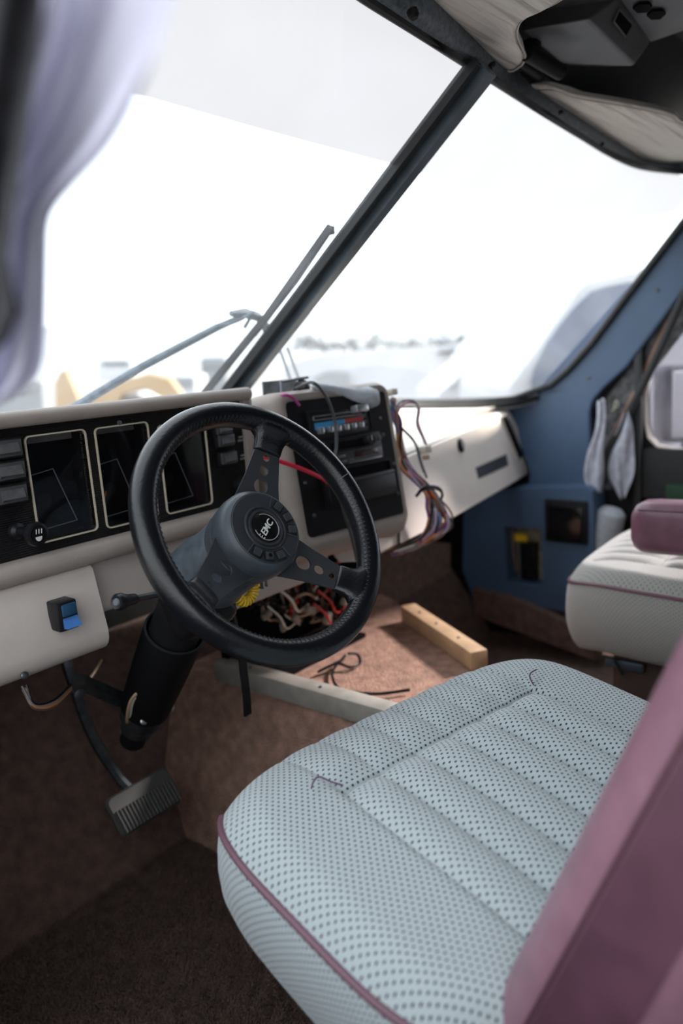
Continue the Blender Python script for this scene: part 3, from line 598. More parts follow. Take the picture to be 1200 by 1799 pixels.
for k, (x, y) in enumerate(((487, 893), (500, 911), (508, 930), (452, 970), (473, 978), (492, 974))):
    u, v = wloc(x, y); a = atan2(v, u); r = .0437; e, g = Wa*cos(a)+Wb*sin(a), -Wa*sin(a)+Wb*cos(a); Rm = np.array([e, g, Wn]).T
    b = MB(); b.box(wpol(r, a, -.0006), (.0155, .0165, .0016), Rm, .0005); bs = obj('button_recess', b, matte_black, pad_)
    b = MB(); b.box(wpol(r, a, .001), (.0115, .0115, .0045), Rm, .0012); bt = obj('button', b, mat('button_grey', (.032, .036, .042), .4), bs)
    if k == 4: b = MB(); b.lathe([(.0028, .002), (.0028, .0042)], wpol(r, a), Wn, 12); obj('button_dot', b, gloss_black, bt)
for a in (wloc(476, 880), wloc(517, 941), wloc(442, 960), wloc(505, 970)):
    an = atan2(a[1], a[0]); b = MB(); b.tube([wpol(.0355, an, 0), wpol(.0525, an, -.0006)], .0008, 4); obj('pad_rib', b, mat('rib_grey', (.06, .065, .07), .4), pad_)
# ------------------------------------------------------------------ steering column
colm = thing('steering_column', (.745, 1.16, .36), 'dark steering column with open ended black tube running down to the floor', 'steering column')
b = MB(); b.lathe([(.050, .075), (.055, .085), (.058, .105), (.058, .150), (.062, .160), (.062, .215), (.050, .235)], WC, -Wn, 40); obj('column_head', b, mat('column_grey', (.060, .075, .092), .5, var=(50, .6, 1.25), bump=(300, .15, .002)), colm)
hb = WC-Wn*.19+V3(-.018, 0, -.035); b = MB(); b.box(hb, (.088, .10, .09), np.array([Wa, Wb, Wn]).T, .022, 4); obj('lock_housing', b, black, colm)
ca, cb_ = V3(.752, .965, .690), V3(.752, 1.125, .455); cd = nrm(cb_-ca); Lc = np.linalg.norm(cb_-ca)
b = MB(); b.lathe([(.040, -.02), (.043, .02), (.043, .10)], ca, cd, 36); obj('upper_sleeve', b, matte_black, colm)
t0_ = .085; b = MB(); b.lathe([(.0515, t0_), (.052, t0_+.002), (.050, Lc*.6), (.045, Lc), (.041, Lc), (.046, Lc*.6), (.049, t0_)], ca, cd, 36, caps=False); tube_ = obj('open_tube', b, mat('tube_black', (.005, .005, .006), .6, spec=.2), colm)
b = MB(); b.lathe([(.0525, t0_+.001), (.052, t0_-.001), (.0485, t0_-.001)], ca, cd, 36, caps=False); obj('tube_edge', b, mat('tube_edge', (.015, .016, .018), .6, spec=.2), tube_)
b = MB(); b.lathe([(.024, .1), (.024, Lc+.10)], ca, cd, 16); obj('shaft', b, matte_black, colm)
b = MB(); b.lathe([(.038, Lc-.005), (.040, Lc+.03), (.032, Lc+.035), (.032, Lc+.06)], ca, cd, 24); jt = obj('lower_joint', b, steel, colm)
for k in range(3): screw(jt, ca+cd*(Lc+.02)+V3(-.03+.03*k, -.045, .01), (0, -1, .3), .007, silver, 'bolt')
for k, c in enumerate(('tan', 'white', 'orange', 'grey')):
    p = ca+cd*(t0_+.01)+V3(-.015+.009*k, -.041, .006); wire(colm, [p+cd*.07, p, p-cd*.03+V3(.01, .01, 0), p-cd*.055+V3(.004*k, .03, 0)], .0028, WCOL[c])
for k, c in enumerate(('white', 'tan')):
    p = ca+cd*(Lc-.05)+V3(-.048-.006*k, -.01, 0); wire(colm, [p-cd*.03+V3(.02, 0, 0), p, p+cd*.06+V3(.01, 0, 0), p+cd*.09+V3(.04, .02, 0)], .003, WCOL[c])
p0, p1 = at(211, 1057, Y=.86), at(300, 1040, Y=.90); dl = nrm(p0-p1); ll = np.linalg.norm(p1-p0)
b = MB(); b.lathe([(.0045, 0), (.0045, ll*.72), (.0075, ll*.74), (.0085, ll*.90), (.0095, ll*.92), (.0115, ll*.98), (.0115, ll*1.04), (.009, ll*1.07), (.006, ll*1.06)], p1, dl, 20); lv = obj('turn_signal_lever', b, black, colm)
b = MB(); b.lathe([(.0047, ll*.2), (.0047, ll*.70)], p1, dl, 16); obj('lever_rod', b, steel, lv); b = MB(); b.lathe([(.0055, 0), (.004, .002)], p0+dl*ll*.065, dl, 14); obj('lever_cap', b, grey_pl, lv)
p = at(455, 1018, Y=.90); b = MB(); b.box(p, (.004, .022, .030), bev=.001); ky = tag(obj('ignition_key', b, silver, org=p), 'silver key sticking out of the column beside the yellow coil', 'key')
b = MB(); b.box(p+V3(.010, 0, .003), (.003, .022, .034), bev=.001); obj('key_blade', b, silver, ky)
# yellow coil key ring: helix wound on an arc
co = at(432, 1046, Y=.87); pts = []
for k in range(13*14):
    s = k/(13*14); a = radians(-160+205*s); R0 = .020; cen = co+V3(cos(a)*R0, 0, sin(a)*R0*1.05+.012); w_ = 2*pi*k/14; ra = V3(cos(a), 0, sin(a)); pts.append(cen+ra*cos(w_)*.0075+YA*sin(w_)*.0075)
tag(obj('coil_keyring', MB().tube(pts, .0021, 6), yellow_m, org=co), 'yellow plastic coil key ring hanging under the steering wheel hub', 'key ring')
# ------------------------------------------------------------------ seats
def cushion(name, S0, yaw, tilt, a, bq, u0, v0, seams, vcross, vfront, m, parent, thick, swap=False):
    """padded cushion: superellipse top with pleats, rolled edge and side panel. returns frame"""
    U = V3(cos(yaw), sin(yaw), 0); Vv = V3(-sin(yaw)*cos(tilt), cos(yaw)*cos(tilt), sin(tilt)); Nn = np.cross(U, Vv)
    n = 241; ex = 4.2; P = []; uvs = []
    def hgt(u, v, r):
        if r < .86: e = 0
        else: e = -.030*((r-.86)/.14)**2.2
        h = .012*(1-r*r)+e
        if v > v0+bq*.45: q = (v-v0-bq*.45)/(bq*.55); h -= .035*q**2.4
        if seams[0] <= u <= seams[-1]+1e-6:
            i = max(i for i in range(len(seams)) if seams[i] <= u+1e-9); i = min(i, len(seams)-2); f = (u-seams[i])/(seams[i+1]-seams[i]); fade = (1 if v < vcross else .62)*min(1, max(0, 1-(v-vfront+.035)/.05))
            dv = v-vcross; h += fade*(.0125*(1-abs(2*f-1)**2.6)*(1-.75*math.exp(-(dv/.022)**2))-.006)
            dv = v-vcross; h -= .004*math.exp(-(dv/.0028)**2)+(.003*math.exp(-(dv/.02)**2))
        else:
            g = min(abs(u-seams[0]), abs(u-seams[-1])); h -= .003*math.exp(-(g/.006)**2)*(1 if v < vfront else 0)
        return h
    rows = []
    for i in range(n):
        for j in range(n):
            s, t = -1+2*i/(n-1), -1+2*j/(n-1); r = max(abs(s), abs(t))
            if r < 1e-6: u, v = 0, 0
            else:
                sx, tx_ = s/r, t/r; k = (abs(sx)**ex+abs(tx_)**ex)**(-1/ex); u, v = a*sx*k*r, bq*tx_*k*r
            u += u0; v += v0; P.append(S0+U*u+Vv*v+Nn*hgt(u, v, r)); uvs.append((u, v))
    b = MB(); b.add(P, [(i*n+j, (i+1)*n+j, (i+1)*n+j+1, i*n+j+1) for i in range(n-1) for j in range(n-1)])
    ring = [(i, 0) for i in range(n)]+[(n-1, j) for j in range(1, n)]+[(i, n-1) for i in range(n-2, -1, -1)]+[(0, j) for j in range(n-2, 0, -1)]
    top = [P[i*n+j] for i, j in ring]; cen = S0+U*u0+Vv*v0; m_ = len(ring); prev = [i*n+j for i, j in ring]; dist = 0
    for dz, sc in ((.012, 1.012), (.030, 1.018), (.055, 1.018), (.080, 1.008), (.100, .985), (.118, .955), (.130, .92), (.134, .80)):
        o = len(b.v); dz_ = dz*thick/.134
        for q, (i, j) in enumerate(ring):
            p = top[q]; lat = p-cen; lat = lat-Nn*(lat@Nn); fr = 1-.0*q; b.v.append(tuple(p+lat*(sc-1)-Nn*dz_+ZA*0)); uu = uvs[i*n+j]; k = 1+dz_/max(.15, hypot(uu[0]-u0, uu[1]-v0)); uvs.append((u0+(uu[0]-u0)*k, v0+(uu[1]-v0)*k))
        cur = [o+q for q in range(m_)]; b.f += [(prev[q], prev[(q+1) % m_], cur[(q+1) % m_], cur[q]) for q in range(m_)]; prev = cur
    b.f.append(tuple(prev)); b.uv = uvs
    cush = obj('cushion', b, m, parent, ang=180)
    return cush, U, Vv, Nn, top, ring, n
yw = radians(-10.5); S0 = at(770, 1305, Z=.545)
seat = thing('driver_seat', (.78, .42, 0), 'grey perforated fabric driver seat with burgundy backrest edge behind the steering wheel', 'seat')
seams = [-.168, -.106, -.043, .020, .083, .146, .208]
cush, SU, SV, SN, top, ring, n = cushion('cushion', S0, yw, radians(8), .325, .245, .022, -.095, seams, 0., .125, seat_m, seat, .15)
def piping(sel, parent, cush_top, off, r, m=burg_pipe):
    b = MB(); b.tube([p+off for p in sel], r, 7); return obj('piping', b, m, parent)
iL = [q for q, (i, j) in enumerate(ring) if i == 0]; iR = [q for q, (i, j) in enumerate(ring) if i == n-1]
piping([top[q] for q in sorted(iL, key=lambda q: ring[q][1])[:226]], cush, top, -SU*.002, .0042)
piping([top[q] for q in sorted(iR, key=lambda q: ring[q][1])[:232]], cush, top, SU*.002, .0042)
def sq(u, v, h=.012): return S0+SU*u+SV*v+SN*h
wire(cush, [sq(-.165, 0), sq(-.175, .010, .016), sq(-.182, .024, .018), sq(-.192, .022, .017), sq(-.200, .016, .015)], .0011, mat('thread', (.10, .04, .10), .6), 'loose_thread')
wire(cush, [sq(.205, 0), sq(.212, .012, .016), sq(.222, .018, .018), sq(.240, .021, .016)], .0011, MATS['thread'], 'loose_thread')
# pedestal
pc = S0-SU*.03-SV*.11; b = MB(); b.loft([[V3(pc[0]+u, pc[1]+v, z) for u, v in rrect(w_, h_, .06, 5)] for w_, h_, z in ((.40, .38, .0), (.40, .38, .10), (.38, .34, .14), (.38, .34, .30), (.44, .40, .345), (.44, .40, .40))]); obj('pedestal', b, mat('pedestal_black', (.016, .017, .020), .5), seat)
# backrest: seen from its left side
ax0, ax1 = V3(.485, .318, .44), V3(.485, .085, 1.01)
bd = nrm(ax1-ax0); bx = V3(cos(radians(-8)), sin(radians(-8)), 0); bn = np.cross(bx, bd); bn = bn if bn[1] < 0 else -bn   # backwards
Lb = np.linalg.norm(ax1-ax0); rings = []
for s in (-.06, -.03, .06, .15, .25, .35, .48, .58, .66, .70, .715):
    wl = 1.0 if s < .6 else 1-(s-.6)*1.2; dp = .150-.04*s; th = min(1, (s+.09)/.09, (.74-s)/.10+.25); c0 = ax0+bd*s; row = []
    for u, v in rrect(.56*wl, dp*th, .050*th, 7): row.append(c0+bx*(.28+u)+bn*(dp/2+v))
    rings.append(row)
b = MB(); b.loft(rings); br = obj('backrest', b, mat('lit_burgundy_vinyl', (.235, .12, .16), .36, var=(30, .88, 1.12), bump=(220, .2, .002)), seat, ang=180)  # sheen on the front bolster painted in as a paler vinyl colour
b = MB(); b.loft([[ax0+bd*s+bx*u+bn*v for u, v in ((-.0012, .044), (-.0016, .050), (-.0016, .104-.03*s), (-.0012, .108-.03*s), (.004, .108-.03*s), (.004, .044))] for s in (-.05, 0, .2, .4, .6)]); tag(obj('shaded_side', b, mat('shaded_burgundy_vinyl', (.095, .040, .060), .42, var=(25, .8, 1.15)), br, ang=60), 'burgundy backrest side with its shade painted in')  # same vinyl as the backrest; thin darker sheet paints the shade on its side
pth = []
for s in np.linspace(-.02, .62, 24): dp = .150-.04*s; pth.append(ax0+bd*s+bx*(-.0012)+bn*.040)
b = MB(); b.tube(pth, .0018, 6); obj('seam', b, mat('burgundy_seam', (.09, .035, .05), .5), br)
b = MB(); b.loft([[ax0+bd*s+bx*(.28+u)+bn*(.002-dd_) for u, dd_ in ((-.21, -.012), (-.19, .012), (-.10, .018), (0, .014), (.10, .018), (.19, .012), (.21, -.012))] for s in (0, .1, .25, .4, .55, .6)], caps=True); obj('backrest_pad', b, seat_m, br)
# passenger seat
pst = thing('passenger_seat', (1.85, .42, 0), 'pale grey passenger seat with burgundy armrest beside the door', 'seat')
PC = V3(1.825, .455, .555); pseams = [-.17, -.113, -.057, 0, .057, .113, .17]
pcush, PU, PV, PN, ptop, pring, n = cushion('cushion', PC, radians(3), radians(3), .265, .265, 0, 0, pseams, .06, .20, seat_m2, pst, .165)
iL = [q for q, (i, j) in enumerate(pring) if i == 0]
iF = [q for q, (i, j) in enumerate(pring) if j == n-1 and i < 60]
piping([ptop[q] for q in sorted(iL, key=lambda q: pring[q][1])]+[ptop[q] for q in sorted(iF, key=lambda q: pring[q][0])], pcush, ptop, -PU*.002, .004)
b = MB(); b.loft([[V3(1.855+u, .42+v, z) for u, v in rrect(w_, h_, .03, 4)] for w_, h_, z in ((.46, .42, 0), (.46, .42, .20), (.42, .38, .24), (.42, .38, .375))]); pb = obj('seat_base', b, mat('brown_base', (.07, .045, .038), .6), pst)
p = at(1098, 1168, X=1.63); b = MB(); b.box(p, (.014, .085, .022), bev=.004); l_ = obj('slide_lever', b, mat('blue_grey_metal', (.10, .13, .17), .4, metal=.5), pst); b = MB(); b.tube([p+V3(-.01, .02, .012), p+V3(-.014, .0, -.02)], .004, 6); obj('lever_rod', b, black, l_)
b = MB(); rings = []
for s, sc in ((0, .62), (.008, .84), (.022, .97), (.045, 1), (.2, 1), (.40, 1), (.43, .8)):
    rings.append([V3(1.625+u*sc, .548-s*.99, .655+.025*s+v*sc) for u, v in rrect(.085, .112, .030, 6)])
b.loft(rings); ar = obj('armrest', b, burg, pst, ang=60)
b = MB(); b.tube([V3(1.586, .53-s, .697+.02*s) for s in np.linspace(0, .4, 10)], .0014, 5); obj('seam', b, MATS['burgundy_seam'], ar)
b = MB(); b.loft([[V3(1.855+u*w_, .20-.12*s+v, .50+s*.62) for u, v in rrect(.50, .13, .045, 5)] for s, w_ in ((0, .95), (.1, 1), (.7, 1), (.95, .85), (1.0, .6))]); obj('backrest', b, seat_m2, pst, ang=60)
# ------------------------------------------------------------------ pedal
pp = [at(x, y, Y=1.20) for x, y in ((194, 1418), (272, 1374), (308, 1396), (214, 1452))]
pedc = at(250, 1410, Y=1.22); pd = thing('brake_pedal', pedc, 'wide ribbed black rubber brake pedal on a metal arm above the brown carpet', 'pedal')
ex_ = nrm(at(290, 1385, Y=1.22)-at(205, 1425, Y=1.22)); ex_ = nrm(V3(1, .0, .02)); ez = nrm(V3(0, .64, .77)); en = np.cross(ex_, ez); Rp = np.array([ex_, ez, en]).T
b = MB(); b.box(pedc, (.138, .070, .014), Rp, .006, 3); pb_ = obj('pedal_plate', b, steel, pd)
b = MB(); b.loft([[pedc+ex_*u+ez*v+en*h for u, v in rrect(w_, l_, .012, 4)] for w_, l_, h in ((.144, .075, .004), (.148, .079, .012), (.140, .071, .018))]); pr_ = obj('pedal_rubber', b, mat('pedal_rubber', (.065, .064, .06), .5), pd)
for k in range(17):
    b = MB(); b.box(pedc+ex_*(-.064+k*.008)-ez*.014+en*.020, (.0042, .046, .006), Rp, .0012, 1); obj('tread', b, MATS['pedal_rubber'], pr_)
wire(pd, [pedc-en*.008+ez*.02, pedc+V3(-.02, .05, .06), pedc+V3(-.045, .08, .16), pedc+V3(-.06, .10, .30), pedc+V3(-.05, .14, .42)], .011, steel, 'pedal_arm', n=8)
p = at(385, 1389, Z=.012); b = MB(); b.lathe([(.012, -.012), (.013, .004), (.009, .010), (.004, .011)], p, ZA, 14); tag(obj('floor_stud', b, mat('bright_chrome', (.7, .7, .75), .15, metal=1), org=p), 'small shiny chrome cap on the carpet left of the driver seat', 'cap')
p = at(-12, 1568, Z=.05); b = MB(); b.box(p, (.09, .05, .012), np.array([nrm(V3(1, .2, 0)), nrm(V3(-.2, 1, .6)), nrm(np.cross(V3(1, .2, 0), V3(-.2, 1, .6)))]).T, .004); fp_ = tag(obj('foot_switch', b, matte_black, org=p-V3(0, 0, .05)), 'black foot switch with grey edge on the carpet below the blue rocker', 'switch')
b = MB(); b.box(p+V3(0, 0, -.03), (.03, .03, .045)); obj('foot_bracket', b, matte_black, fp_); b = MB(); b.box(p+V3(.03, -.01, .010), (.03, .03, .004), bev=.001); obj('edge_plate', b, grey_pl, fp_)
# ------------------------------------------------------------------ overhead: visors, console
def pad(name, outline, nvec, thick, m, loc_parent=None, org=None, sub=8, wr=0.):
    P = spline(outline+outline[:1], sub)[:-1]; c = np.mean(P, 0); nvec = nrm(nvec); rings = []
    for s, h in ((.0, .55), (.3, .55), (.55, .54), (.75, .50), (.88, .42), (.96, .25), (1.0, 0.)):
        rings.append([c+(p-c)*max(s, .001)+nvec*(thick*h+(wr*sin(p[0]*70+p[1]*35+s*3)*s*(1-s)*2)) for p in P])
    rings += [[c+(p-c)*s-nvec*thick*h for p in P] for s, h in ((.97, .3), (.85, .5), (.001, .5))]
    b = MB(); b.loft(rings); return obj(name, b, m, loc_parent, org), P
v1 = [at(x, y, Z=z) for x, y, z in ((700, -70, 1.552), (762, -2, 1.55), (825, 58, 1.548), (886, 117, 1.546), (912, 112, 1.546), (922, 95, 1.547), (912, 70, 1.548), (908, 45, 1.548), (925, 22, 1.55), (985, -8, 1.552), (1030, -60, 1.555), (900, -140, 1.56))]
vis, P = pad('sun_visor', v1, (0, .1, -1), .020, visor_m, org=v1[3])
tag(vis, 'cream vinyl sun visor on the driver side, left of the grey overhead box', 'sun visor', 'cream sun visors under the header')
b = MB(); b.tube([p+V3(0, 0, -.004) for p in P], .0032, 6, closed=True); obj('piping', b, visor_m, vis)
b = MB(); b.tube([np.mean(P, 0)+(p-np.mean(P, 0))*.955+V3(0, 0, -.0065) for p in P], .0009, 4, closed=True); obj('stitching', b, mat('brown_thread', (.13, .09, .07), .7), vis)
v2 = [at(x, y, Z=1.548) for x, y in ((932, 147), (985, 178), (1060, 228), (1140, 283), (1200, 288), (1290, 290), (1300, 250), (1205, 214), (1185, 200), (1150, 189), (1080, 175), (1010, 163), (965, 148))]
vis2, P = pad('sun_visor', v2, (0, .1, -1), .022, visor_m, org=v2[0])
tag(vis2, 'wrinkled cream vinyl sun visor on the passenger side, above the right windscreen pane', 'sun visor', 'cream sun visors under the header')
b = MB(); b.tube([p+V3(0, 0, -.004) for p in P], .0036, 6, closed=True); obj('piping', b, visor_m, vis2)
b = MB(); b.tube([np.mean(P, 0)+(p-np.mean(P, 0))*.95+V3(0, 0, -.007) for p in P], .0009, 4, closed=True); obj('stitching', b, MATS['brown_thread'], vis2)
for t, q in ((vis, ((905, 108), (945, 135))), (vis2, ((935, 146), (905, 128)))):
    p0, p1 = at(*q[0], Z=1.553), at(*q[1], Z=1.556); b = MB(); b.tube([p0, p1], .0075, 10); obj('pivot_rod', b, matte_black, t)
oh = thing('overhead_console', at(1040, 60, Z=1.70), 'dark grey overhead box with slots between the two cream sun visors', 'overhead console')
og = mat('overhead_grey', (.15, .155, .165), .48, var=(14, .85, 1.12), bump=(350, .2, .002))
A_ = [at(x, y, Z=1.575) for x, y in ((915, 55), (1032, 33), (1114, 116), (985, 110))]
B_ = [at(x, y, Z=1.63) for x, y in ((925, 18), (1085, -2), (1143, 74), (1010, 118))]
T_ = [p+V3(0, 0, .09) for p in B_]
b = MB(); b.loft([A_, B_, T_]); box_ = obj('console_box', b, og, oh, ang=30, mods=(('BEVEL', dict(width=.006, segments=3, limit_method='ANGLE')),))
q4 = [at(x, y, Z=1.63) for x, y in ((1086, -4), (1143, 75), (1215, 50), (1290, -30), (1150, -60))]
b = MB(); b.prism(q4, (0, 0, .07)); pn = obj('slot_panel', b, og, oh, ang=30, mods=(('BEVEL', dict(width=.004, segments=2, limit_method='ANGLE')),))
for cxx, cyy in ((1128, 12), (1152, 24)):
    b = MB(); b.prism([at(cxx+dx*1.0, cyy+dy, Z=1.628) for dx, dy in ((-16, 0), (-6, -8), (12, -9), (18, -3), (8, 6), (-8, 7))], (0, 0, -.004)); obj('slot', b, deep_black, pn)
pl_n = np.cross(A_[2]-A_[1], B_[1]-A_[1]); pl_n = nrm(pl_n); pl_n = pl_n if pl_n@(CAM-A_[1]) > 0 else -pl_n
q5 = [at(x, y, pl=(A_[1]+pl_n*.002, pl_n)) for x, y in ((1078, 38), (1088, 16), (1111, 42), (1099, 65))]
b = MB(); b.prism(q5, -pl_n*.004); obj('square_socket', b, deep_black, box_); b = MB(); b.tube(q5+q5[:1], .0022, 5); obj('socket_frame', b, og, box_)
p0, p1 = at(925, 92, Z=1.55), at(985, 127, Z=1.535); b = MB(); b.lathe([(.014, 0), (.014, np.linalg.norm(p1-p0)), (.011, np.linalg.norm(p1-p0)+.002), (.010, np.linalg.norm(p1-p0)-.001)], p0, nrm(p1-p0), 20); obj('mounting_tube', b, matte_black, oh)
b = MB(); b.box((p0+p1)/2+V3(-.02, .015, .022), (.03, .03, .03), bev=.006); obj('bracket', b, matte_black, oh)
# ------------------------------------------------------------------ wiper outside the glass
GPt, GNv = V3(1.25, 1.385, .985), nrm(V3(0, .522, .684)*1.); GNv = nrm(np.cross(XA, nrm(V3(0, -.684, .522)))); GNv = GNv if GNv[1] > 0 else -GNv
def g(x, y, h=0.): return at(x, y, pl=(GPt+GNv*h, GNv))
wip = thing('windscreen_wiper', g(240, 722), 'dusty grey windscreen wiper with bent arm outside the driver pane', 'wiper')
wip_m = mat('dusty_grey_metal', (.10, .13, .155), .6, var=(60, .6, 1.7))
b = MB(); b.tube([g(60, 770, .03), g(120, 722, .03), g(250, 644, .035), g(380, 576, .04), g(425, 556, .04)], [.009, .009, .0085, .0075, .006], 8); obj('arm', b, wip_m, wip)
b = MB(); b.tube([g(395, 572, .03), g(425, 560, .025), g(445, 548, .03), g(430, 575, .025)], .004, 6); obj('arm_spring', b, wip_m, wip)
b = MB(); b.tube([g(405, 551, .045), g(430, 550, .045), g(452, 556, .04), g(470, 573, .035)], [.006, .011, .010, .006], 8); obj('arm_clip', b, wip_m, wip)
b = MB(); b.tube([g(578, 410, .012), g(520, 492, .026), g(470, 556, .030), g(410, 630, .024), g(362, 694, .012)], [.004, .007, .008, .0075, .005], 6); bl = obj('blade_holder', b, wip_m, wip)
b = MB(); b.loft([[p+GNv*h+XA*w_ for h, w_ in ((-.002, -.002), (.012, -.004), (.012, .004), (-.002, .002))] for p in (g(583, 402, .004), g(470, 560, .004), g(356, 699, .004))]); obj('blade_rubber', b, rubber, bl)
b = MB(); b.box(g(580, 405, .012), (.012, .016, .016), bev=.002); obj('blade_end', b, black, bl)
b = MB(); b.tube([g(447, 590, .02), g(462, 570, .03), g(466, 585, .03)], .005, 6); obj('blade_bracket', b, wip_m, bl)
wip2 = thing('windscreen_wiper', g(470, 720), 'thin twin rod wiper arm outside the passenger pane behind the control stack', 'wiper')
for q in (((493, 618), (512, 672), (525, 720)), ((505, 612), (526, 668), (540, 715))): b = MB(); b.tube([g(*z, .03) for z in q], .004, 6); obj('rod', b, wip_m, wip2)
# ------------------------------------------------------------------ loose things on and under the dash
TOPZ = 1.0
def cloth_sheet(name, rows, m, th=.006):
    b = MB(); b.grid(rows); return obj(name, b, m, None, org=rows[0][0], ang=180, mods=(('SOLIDIFY', dict(thickness=th)), ('SUBSURF', dict(levels=1, render_levels=1))))
def onK(x, y, h): return kp_(x, y, h)
# grey cloth lying over the top of the control stack: back rows on the top, front row hanging over the edge
rings = []
for x, y, r in ((548, 679, .004), (556, 679, .008), (575, 682, .009), (598, 687, .011), (616, 693, .015), (632, 697, .020), (645, 699, .022), (653, 700, .022), (656, 700, .014)):
    c = kp_(x, y, -.004); rings.append([c+KV*(sin(t)*r*(1+.12*sin(x*.3+2*t)))+KN*(cos(t)*r*1.25*(1+.1*sin(x*.2+3*t))) for t in (2*pi*q/16 for q in range(16))])
b = MB(); b.loft(rings); gc = obj('grey_cloth', b, cloth, None, org=rings[4][0], ang=180); tag(gc, 'grey felt cloth rolled along the top edge of the black control stack', 'cloth')
rows = []
p_ = [(448, 712), (462, 716), (478, 722), (492, 732), (500, 744)]
for k in range(5):
    rows.append([at(x+4*sin(k), y+k*7+2*sin(k*2+x), Y=1.17-.035*k+.004*sin(x)) for x, y in p_])
gc2 = cloth_sheet('grey_cloth', rows, cloth); tag(gc2, 'small grey cloth stuffed in the gap between gauges and control stack', 'cloth')
# little metal bracket with knob on top of the stack
bp_ = at(527, 684, Y=1.06); br_ = thing('metal_bracket', bp_-V3(0, 0, .02), 'small open metal bracket with black ball joint on top of the control stack', 'bracket')
b = MB(); b.box(bp_+V3(0, .03, -.016), (.10, .05, .003)); b.box(bp_+V3(.0, .055, .002), (.10, .003, .036)); obj('plate', b, mat('grey_metal', (.20, .215, .23), .4, metal=.6, var=(40, .6, 1.3)), br_)
b = MB(); b.tube([bp_+V3(-.05, .004, -.014), bp_+V3(-.05, .004, .018), bp_+V3(.03, .004, .022), bp_+V3(.05, .055, .020)], .003, 6); obj('wire_frame', b, MATS['grey_metal'], br_)
b = MB(); b.lathe([(.002, -.016), (.010, -.012), (.013, 0), (.010, .010), (.002, .014)], bp_+V3(.012, .0, .004), (.6, -.6, .3), 16); obj('ball_joint', b, gloss_black, br_)
b = MB(); b.tube([bp_+V3(-.034, -.01, -.012), bp_+V3(-.01, .0, .008), bp_+V3(.02, .01, .014)], .007, 8); obj('grip', b, black, br_)
# cables
def cable(name, pts, r, m, label, cat='cable'):
    t = obj(name, MB().tube(spline(pts, 8), r, 7), m, org=pts[-1]); return tag(t, label, cat)
cable('black_cable', [at(520, 682, Y=1.05), onK(548, 672, .05), onK(572, 695, .045), onK(588, 738, .034), onK(591, 780, .040), onK(588, 806, .052), onK(592, 850, .060), onK(606, 905, .05), onK(618, 945, .035), onK(627, 985, .01)], .0032, mat('cable_grey', (.05, .052, .056), .4), 'thin dark cable hanging over the front of the control stack')
cable('red_cable', [onK(455, 799, .035), onK(490, 810, .045), onK(530, 824, .050), onK(565, 840, .045), onK(590, 858, .032), onK(600, 868, .016)], .0042, red_w, 'crimson cable stretched across the control stack behind the wheel rim')
cable('magenta_wire', [onK(486, 700, -.05), onK(497, 694, .004), onK(512, 697, .012), onK(526, 712, .006)], .0030, mat('magenta', (.35, .03, .20), .4), 'magenta wire looping over the left top corner of the control stack')
cable('maroon_wire', [at(575, 1000, Y=1.07), at(600, 985, Y=1.05), at(625, 968, Y=1.04), at(640, 962, Y=1.06)], .0035, mat('maroon', (.20, .01, .015), .4), 'dark red wire curving under the bottom of the control stack')
# harness along the right side of the stack
hz = thing('wiring_harness', at(740, 960, Y=1.08), 'thick bundle of coloured wires tied beside the control stack and glove box', 'wires')
rng = random.Random(7); cols = ['purple', 'orange', 'black', 'tan', 'brown', 'lavender', 'grey', 'pink', 'black', 'orange', 'red', 'blue', 'white', 'brown', 'orange', 'tan', 'black', 'purple', 'lavender', 'grey', 'black', 'brown']
for k, c in enumerate(cols):
    j = lambda s=6: rng.uniform(-s, s)
    f_ = (k-10)/10
    path = [(690+j(4), 705+j(8), .02), (700+j(5), 745+j(5), .02), (703+j(6), 785+j(5), .015), (712+f_*7+j(3), 818+j(3), .03), (742+f_*7+j(3), 850+j(3), .05), (757+f_*7+j(2), 868, .05), (768+f_*15+j(4), 892+j(4), .05), (772+f_*21+j(4), 920+j(5), .045), (755+f_*12+j(6), 945+j(6), .03), (720+j(12), 962+j(5), .0), (690+j(15), 970+j(5), -.03)]
    if k % 4 == 1: path = path[2:]
    wire(hz, [onK(x, y, h-.055+rng.uniform(-.008, .008)) for x, y, h in path], rng.choice((.0026, .0032, .0036)), WCOL[c], k=6)
for dx in (0, 3): wire(hz, [onK(731, 872, .03), onK(745, 856+dx, .035), onK(768, 856+dx, .03), onK(777, 868, .01), onK(772, 884, 0)], .0032, black, 'tie')
for path, c in ((((694, 726), (704, 706), (725, 704), (734, 716), (732, 745), (742, 768), (747, 780)), 'grey'), (((696, 730), (708, 710), (728, 708), (737, 720), (735, 742), (745, 770), (749, 782)), 'pink'), (((693, 725), (690, 712), (687, 702)), 'blue'), (((700, 760), (690, 735), (687, 715)), 'blue'), (((706, 752), (728, 776), (738, 810), (745, 830)), 'black'), (((702, 748), (730, 780), (741, 815), (750, 840)), 'black')):
    wire(hz, [onK(x, y, -.03+.004*i) for i, (x, y) in enumerate(path)], .0026, WCOL[c])
for x, y, s in ((688, 689, .018), (746, 790, .021)): b = MB(); b.box(onK(x, y, -.03), (s, s*.8, s*1.3), KR, .003); cnn = obj('connector', b, mat('connector_white', (.55, .50, .42), .5), hz); b = MB(); b.box(onK(x, y, -.03)-KV*.018, (s*.6, s*.5, .012), KR, .001); obj('connector_plug', b, WCOL['tan'], cnn)
